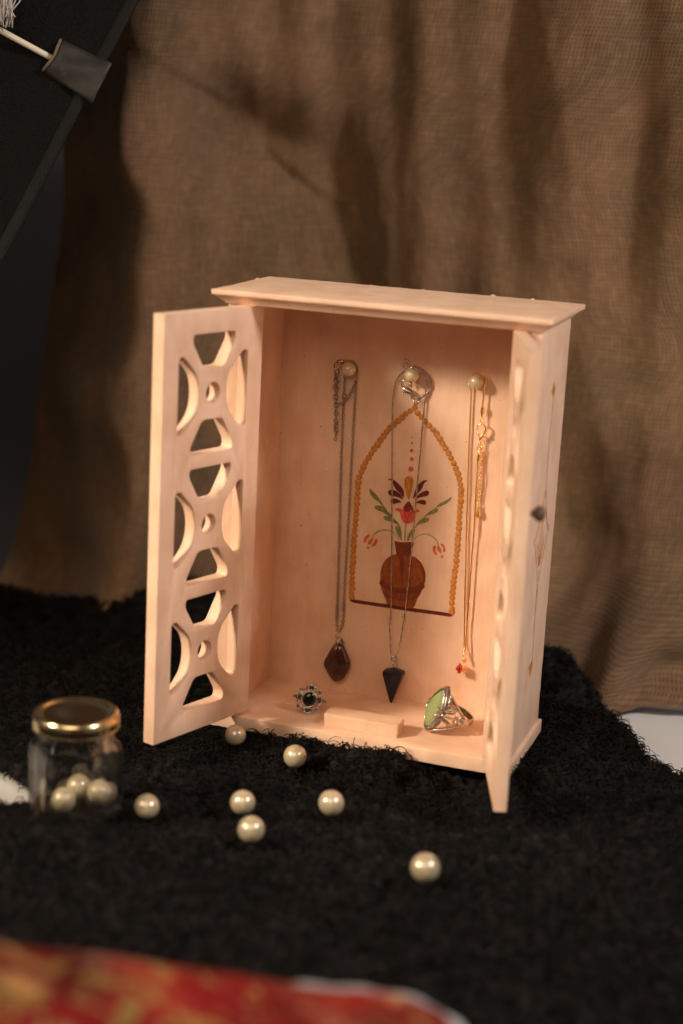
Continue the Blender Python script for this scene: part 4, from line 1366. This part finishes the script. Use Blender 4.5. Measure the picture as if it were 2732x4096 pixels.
for k in range(27):
    a = math.radians(68 + (292 - 68) * k / 26)
    bnd.append((a, 0.0016 + 0.0006 * abs(k - 13) / 13))
rings = []
for a, hw in bnd:
    rings.append([(math.cos(a) * r_ * 1.12 - 0.0006, math.sin(a) * r_ * 0.93, z_) for r_, z_ in ((0.0100, -hw), (0.0112, -hw), (0.0114, 0), (0.0112, hw), (0.0100, hw), (0.0099, 0))])
solid('band', G2(loft(rings)), M_silver, R2o, True, 50)

# ------------------------------------------------------------------ loose pearls
PEARLS = [
    (0.0228, -0.0205, 0.0055, 0.0064, 'cream pearl touching the front left corner of the cabinet plate, dimmest of the loose ones'),
    (0.0670, -0.0375, 0.0062, 0.0068, 'cream pearl on the towel in front of the cabinet floor, second nearest to the plate'),
    (0.0640, -0.1100, 0.0058, 0.0069, 'cream pearl on the towel midway between the jar and the right door, above another pearl'),
    (0.1078, -0.0905, 0.0060, 0.0072, 'cream pearl on the towel nearest to the foot of the right door'),
    (0.0806, -0.1390, 0.0054, 0.0072, 'cream pearl half sunk in the towel just below another pearl'),
    (0.1770, -0.1465, 0.0068, 0.0075, 'largest cream pearl alone at the lower right of the towel'),
    (0.0185, -0.1335, 0.0042, 0.0068, 'cream pearl half sunk in the towel right beside the glass jar'),
]
pv = ball((0, 0, 0), 1, 40, 28)
pearl_me = py_mesh('pearl', pv[0], pv[1])
pearl_me.materials.append(M_pearl)
pearl_me.shade_smooth()
for x, y, z, r, lab in PEARLS:
    o = link('pearl', pearl_me)
    o.location = (x, y, z - 0.0012)
    o.scale = (r, r * random.uniform(0.96, 1.0), r * random.uniform(0.95, 1.0))
    o.rotation_euler = (random.uniform(0, 3), random.uniform(0, 3), 0)
    tag(o, lab, 'pearl', 'loose pearls on the towel')

# ------------------------------------------------------------------ jar
JX, JY, JZ = -0.0195, -0.1430, -0.0035
JAR = thing('glass_jar', 'small six sided glass jar with a gold lid holding a few pearls', 'jar', (JX, JY, JZ))


def hexr(r, z, rnd, n=72, rot=0.32):
    """hexagon blended with a circle (rnd 1 = circle)"""
    out = []
    for k in range(n):
        a = 2 * math.pi * k / n
        loc = (a % (math.pi / 3)) - math.pi / 6
        hx_ = math.cos(math.pi / 6) / math.cos(loc)
        f = hx_ * (1 - rnd) + rnd * 0.955
        out.append((r * f * math.cos(a + rot), r * f * math.sin(a + rot), z))
    return out


outer = [hexr(0.018, 0.0, 0.4), hexr(0.0225, 0.0004, 0.2), hexr(0.0250, 0.0025, 0.06), hexr(0.0252, 0.006, 0.04), hexr(0.0252, 0.0365, 0.04), hexr(0.0247, 0.0395, 0.10), hexr(0.0228, 0.0415, 0.5),
         hexr(0.0210, 0.0428, 0.9), hexr(0.0202, 0.0438, 1), hexr(0.0202, 0.0450, 1), hexr(0.0208, 0.0456, 1), hexr(0.0208, 0.0464, 1), hexr(0.0200, 0.0472, 1), hexr(0.0200, 0.0555, 1)]
inner = [hexr(0.0180, 0.0555, 1), hexr(0.0180, 0.0440, 1), hexr(0.0196, 0.0415, 0.8), hexr(0.0220, 0.0385, 0.3), hexr(0.0226, 0.036, 0.15), hexr(0.0226, 0.0065, 0.15), hexr(0.0210, 0.0042, 0.25), hexr(0.012, 0.0036, 0.6)]
solid('jar_body', loft(outer + inner), M_glass, JAR, True, 50)
circ = lambda r, z, n=64, kn=0.0: [(r * (1 + kn * math.cos(k * math.pi)) * math.cos(2 * math.pi * k / n), r * (1 + kn * math.cos(k * math.pi)) * math.sin(2 * math.pi * k / n), z) for k in range(n)]
lid = [circ(0.0208, 0.0488), circ(0.0226, 0.0488), circ(0.0230, 0.0492), circ(0.0229, 0.0497), circ(0.0227, 0.0501), circ(0.0228, 0.0507), circ(0.0231, 0.0520), circ(0.0230, 0.0548), circ(0.0226, 0.0564), circ(0.0216, 0.0576), circ(0.0200, 0.0579), circ(0.0188, 0.0574),
       circ(0.0182, 0.0566), circ(0.0168, 0.0563), circ(0.008, 0.0566), circ(0.0005, 0.0567)]
solid('lid', loft([circ(0.0005, 0.0556), circ(0.0206, 0.0550)] + lid), M_brass, JAR, True, 70)
for (rt_, ft_, dz, lab) in ((-0.0048, 0.0075, 0.0100, 'pearl inside the glass jar, lowest and farthest to the left'),
                            (0.0005, -0.0082, 0.0112, 'pearl inside the glass jar behind the other two, in their middle'),
                            (0.0128, -0.0010, 0.0118, 'pearl inside the glass jar against its right side')):
    dx, dy = rt_ * 0.945 + ft_ * 0.31, rt_ * 0.324 - ft_ * 0.95
    o = link('pearl', pearl_me)
    o.location = (JX + dx, JY + dy, JZ + dz)
    o.scale = (0.0066,) * 3
    tag(o, lab, 'pearl', 'pearls in the glass jar')

# ------------------------------------------------------------------ red packet and paper at the front edge
M_packet = mat('red_gold_print', (0.5, 0.03, 0.02), 0.28, 0.0, Coat_Weight=0.5, Coat_Roughness=0.15)
t_, N_, L_, b_ = nodes(M_packet)
fl = noise_node(M_packet, 42, 4, coords(M_packet, (1, 1.3, 1)), 0.6, 1.6)
_pc = N_.new('ShaderNodeTexCoord')
_px = N_.new('ShaderNodeSeparateXYZ')
L_.new(_pc.outputs['Object'], _px.inputs[0])
_pm = N_.new('ShaderNodeMapRange')
_pm.inputs['From Min'].default_value = 0.09
_pm.inputs['From Max'].default_value = 0.22
_pm.inputs['To Min'].default_value = 0.055
_pm.inputs['To Max'].default_value = 0.0
L_.new(_px.outputs['X'], _pm.inputs['Value'])
gmask = ramp(M_packet, math_node(M_packet, 'ADD', fl, _pm.outputs[0]), [(0.56, (0, 0, 0)), (0.60, (1, 1, 1))])
redv = ramp(M_packet, noise_node(M_packet, 18, 2, coords(M_packet)), [(0.35, (0.09, 0.003, 0.006)), (0.65, (0.36, 0.012, 0.013))])
set_color(M_packet, mix(M_packet, gmask, redv, (0.80, 0.50, 0.16)))
L_.new(math_node(M_packet, 'MULTIPLY', gmask, 0.75), b_.inputs['Metallic'])
NV = 44
pk = []
RIDGE_P = spline([V(p) / 1000 for p in [(65.6, -451.8, 93.4), (101.4, -430.7, 87.5), (134.7, -411.1, 78.8), (177, -385.9, 67.8), (213.3, -366, 60.9), (239.8, -354.1, 52.2), (249.3, -354.3, 39.3)]], 10)
NU = len(RIDGE_P)
EY = V((0.05, -0.155, 0))
for j in range(NV):
    v = j / (NV - 1)
    row = []
    for i, p in enumerate(RIDGE_P):
        u = i / (NU - 1)
        back_ = max(0, 0.12 - v) / 0.12                     # the far flank drops to the towel behind the ridge
        q = p + EY * (v - 0.12)
        z = p.z - (p.z + 0.004) * back_ ** 2.2 - (p.z * 0.9) * max(0, v - 0.3) ** 1.5
        z += 0.0016 * math.sin(u * 17 + v * 9) * min(1, v * 4) + 0.0012 * math.sin(u * 31 - v * 13) * min(1, v * 4)
        row.append((q.x, q.y, max(-0.003, z)))
    pk.append(row)
Pk = np.array(pk)
Pb = Pk.copy()
Pb[..., 2] = -0.004
nq = NU * NV
idx = np.arange(nq).reshape(NV, NU)
q1 = np.stack([idx[:-1, :-1], idx[1:, :-1], idx[1:, 1:], idx[:-1, 1:]], -1).reshape(-1, 4)
rim = list(idx[0, :]) + list(idx[1:, -1]) + list(idx[-1, -2::-1]) + list(idx[-2:0, 0])
qs = np.array([(rim[k], rim[(k + 1) % len(rim)], rim[(k + 1) % len(rim)] + nq, rim[k] + nq) for k in range(len(rim))])
allq = np.concatenate([q1, q1[:, ::-1] + nq, qs])
packet = link('printed_packet', raw_mesh('printed_packet', np.concatenate([Pk.reshape(-1, 3), Pb.reshape(-1, 3)]), allq), M_packet, None, True)
tag(packet, 'shiny red packet with gold flower print lying at the very front edge', 'packet')
# white paper sheet showing behind the packet
pw, ph = 30, 8
EDGE_P = resample(spline([V(p) / 1000 for p in [(165, -366.5, 45.2), (178.7, -358.4, 50.4), (189.4, -352.4, 51.8), (202.3, -346.2, 51), (224.1, -339, 46.7), (241.9, -334, 39.3), (249.3, -333.7, 30.9)]], 8), 0.003)
pw = len(EDGE_P)
pp = np.zeros((ph, pw, 3))
for j in range(ph):
    for i, p in enumerate(EDGE_P):
        v = j / (ph - 1)
        q = p + V((0.002, -0.008, 0.0018 * math.sin(i * 0.45) + 0.0012 * math.sin(i * 1.1))) * 1.0 * v
        pp[j, i] = (q.x, q.y, p.z - 0.045 * v + 0.0009 * math.sin(i * 0.35) + 0.0006 * math.sin(i * 0.9))
pb = pp.copy()
pb[..., 2] -= 0.0006
idx = np.arange(pw * ph).reshape(ph, pw)
q1 = np.stack([idx[:-1, :-1], idx[1:, :-1], idx[1:, 1:], idx[:-1, 1:]], -1).reshape(-1, 4)
rim = list(idx[0, :]) + list(idx[1:, -1]) + list(idx[-1, -2::-1]) + list(idx[-2:0, 0])
nq = pw * ph
qs = np.array([(rim[k], rim[(k + 1) % len(rim)], rim[(k + 1) % len(rim)] + nq, rim[k] + nq) for k in range(len(rim))])
paper = link('paper_sheet', raw_mesh('paper_sheet', np.concatenate([pp.reshape(-1, 3), pb.reshape(-1, 3)]), np.concatenate([q1, q1[:, ::-1] + nq, qs])), M_paper, None, True)
tag(paper, 'white paper edge showing just behind the red packet', 'paper')

# ------------------------------------------------------------------ black felt banner at the upper left
E0 = V((-0.0981, 0.0795, 0.4273))
E1 = V((-0.1586, 0.0172, 0.2634))
ed_ = (E1 - E0).normalized()                       # along the bound edge, downwards
inw = V((-0.90, -0.10, 0.33))
inw = (inw - ed_ * inw.dot(ed_)).normalized()      # into the cloth
nrm = inw.cross(ed_)
if nrm.y > 0:
    nrm = -nrm                                     # towards the camera
BAN = thing('felt_banner', 'black felt panel with a bound edge hanging at the upper left', 'fabric panel', tuple(E0))


def FB(a, b, c):
    return ed_ * a + inw * b + nrm * c


def slab(na, nb, a0, a1, b0, b1, th, fn, skew=0.0):
    vs, fs = [], []
    for side_ in (1, 0):
        for j in range(nb):
            for i in range(na):
                a = a0 + (a1 - a0) * i / (na - 1)
                b = b0 + (b1 - b0) * j / (nb - 1)
                vs.append(FB(a, b + fn(a)[0] if False else b + fn(a, b)[0], fn(a, b)[1] + (th if side_ else 0)))
    n = na * nb
    for j in range(nb - 1):
        for i in range(na - 1):
            q = (j * na + i, j * na + i + 1, (j + 1) * na + i + 1, (j + 1) * na + i)
            fs.append(q)
            fs.append(tuple(x + n for x in q[::-1]))
    rim = [i for i in range(na)] + [j * na + na - 1 for j in range(1, nb)] + [(nb - 1) * na + i for i in range(na - 2, -1, -1)] + [j * na for j in range(nb - 2, 0, -1)]
    for k in range(len(rim)):
        a, b = rim[k], rim[(k + 1) % len(rim)]
        fs.append((a, a + n, b + n, b))
    return vs, fs


curve = lambda a: 0.007 * ((a - 0.05) / 0.12) ** 2 * (1 if a < 0.05 else 0.35)
felt_vf = slab(60, 24, -0.24, 0.30, 0.001, 0.50, 0.002, lambda a, b: (curve(a) * max(0, 1 - b / 0.2), 0.004 * math.sin(a * 25 + b * 9)))  # unseen reach past the frame sized to shade the burlap from the key
solid('felt', felt_vf, M_felt, BAN)
bind_vf = slab(80, 4, -0.24, 0.30, -0.0006, 0.0066, 0.0032, lambda a, b: (curve(a), 0.004 * math.sin(a * 25 + b * 9) - 0.0006 - 0.0004 * (abs(b - 0.003) / 0.0036) ** 2))
solid('edge_binding', bind_vf, M_bind, BAN)


def to_local(p):
    d = V(p) / 1000 - E0
    return d.dot(ed_), d.dot(inw)


PK = [to_local(p) for p in [(-139.3, 58.9, 399.9), (-107, 66, 386.3), (-115.3, 56.9, 361.9), (-147.4, 51.2, 380.5)]]
vs, fs = [], []
NN = 14
for side_ in (1, 0):
    for j in range(NN):
        for i in range(NN):
            u, v = i / (NN - 1), j / (NN - 1)
            a = (PK[0][0] * (1 - u) + PK[1][0] * u) * (1 - v) + (PK[3][0] * (1 - u) + PK[2][0] * u) * v
            b = (PK[0][1] * (1 - u) + PK[1][1] * u) * (1 - v) + (PK[3][1] * (1 - u) + PK[2][1] * u) * v
            b += 0.0025 * math.sin(v * math.pi) * (1 - u) * -1
            bul = 0.0042 + 0.0034 * math.sin(math.pi * v) * (1 - 0.55 * u) + 0.0006 * math.sin(7 * u + 9 * v)
            vs.append(FB(a, b, 0.004 * math.sin(a * 25 + b * 9) + bul - (0 if side_ else 0.0009)))
n = NN * NN
for j in range(NN - 1):
    for i in range(NN - 1):
        q = (j * NN + i, j * NN + i + 1, (j + 1) * NN + i + 1, (j + 1) * NN + i)
        fs += [q, tuple(x + n for x in q[::-1])]
rim = [i for i in range(NN)] + [j * NN + NN - 1 for j in range(1, NN)] + [(NN - 1) * NN + i for i in range(NN - 2, -1, -1)] + [j * NN for j in range(NN - 2, 0, -1)]
for k in range(len(rim)):
    a, b = rim[k], rim[(k + 1) % len(rim)]
    fs.append((a, a + n, b + n, b))
solid('corner_pocket', (vs, fs), M_pocket, BAN, True)
DWL = [(-208.6, 25.9, 402.8), (-170.9, 38, 384.6), (-137.8, 48, 368.6), (-123.1, 54.2, 361.1)]
hem = []
for j in range(NN):
    hem.append(V(vs[j * NN]) + nrm * 0.0002)
solid('pocket_hem', tube(hem, [0.0007 + 0.0004 * abs(math.sin(j * 1.7)) for j in range(NN)], 6), mat('frayed_hem', (0.16, 0.125, 0.085), 0.8), BAN)
DWL = [(-227.8, 17.9, 413), (-173.5, 42.3, 404.8), (-140.6, 51.8, 388.8), (-124.7, 56.6, 381)]
dow = solid('dowel', tube([V(p) / 1000 - V((0, 0.0, 0.0)) for p in DWL[1:]], 0.0020, 12), M_dowel)
dv = (V(DWL[2]) - V(DWL[1])).normalized()
dow.data.clear_geometry()
vf = tube([V(DWL[1]) / 1000 - dv * 0.25, V(DWL[1]) / 1000, V(DWL[3]) / 1000], 0.0019, 12)
dow.data.from_pydata([tuple(x) for x in vf[0]], [], vf[1])
dow.data.shade_smooth()
tag(dow, 'pale round wooden stick tucked into the pocket of the black felt panel', 'stick')
ts = []
tp = V([(-168.7, 45.8, 428.6)][0]) / 1000
te = V([(-167.4, 35.3, 407.7)][0]) / 1000
for k in range(70):
    a = tp + V((random.gauss(-0.006, 0.005), random.gauss(0, 0.003), random.uniform(0.0, 0.03)))
    b = te + V((random.gauss(-0.003, 0.0035), random.gauss(0, 0.002), random.uniform(-0.002, 0.006)))
    mid = (a + b) / 2 + V((random.gauss(0.002, 0.002), random.gauss(0, 0.002), 0))
    ts.append(tube(spline([a, mid, b], 3), 0.00045, 4))
tassel = solid('tassel', join(*ts), M_tassel)
tag(tassel, 'pale grey thread tassel hanging in the extreme upper left corner', 'tassel')
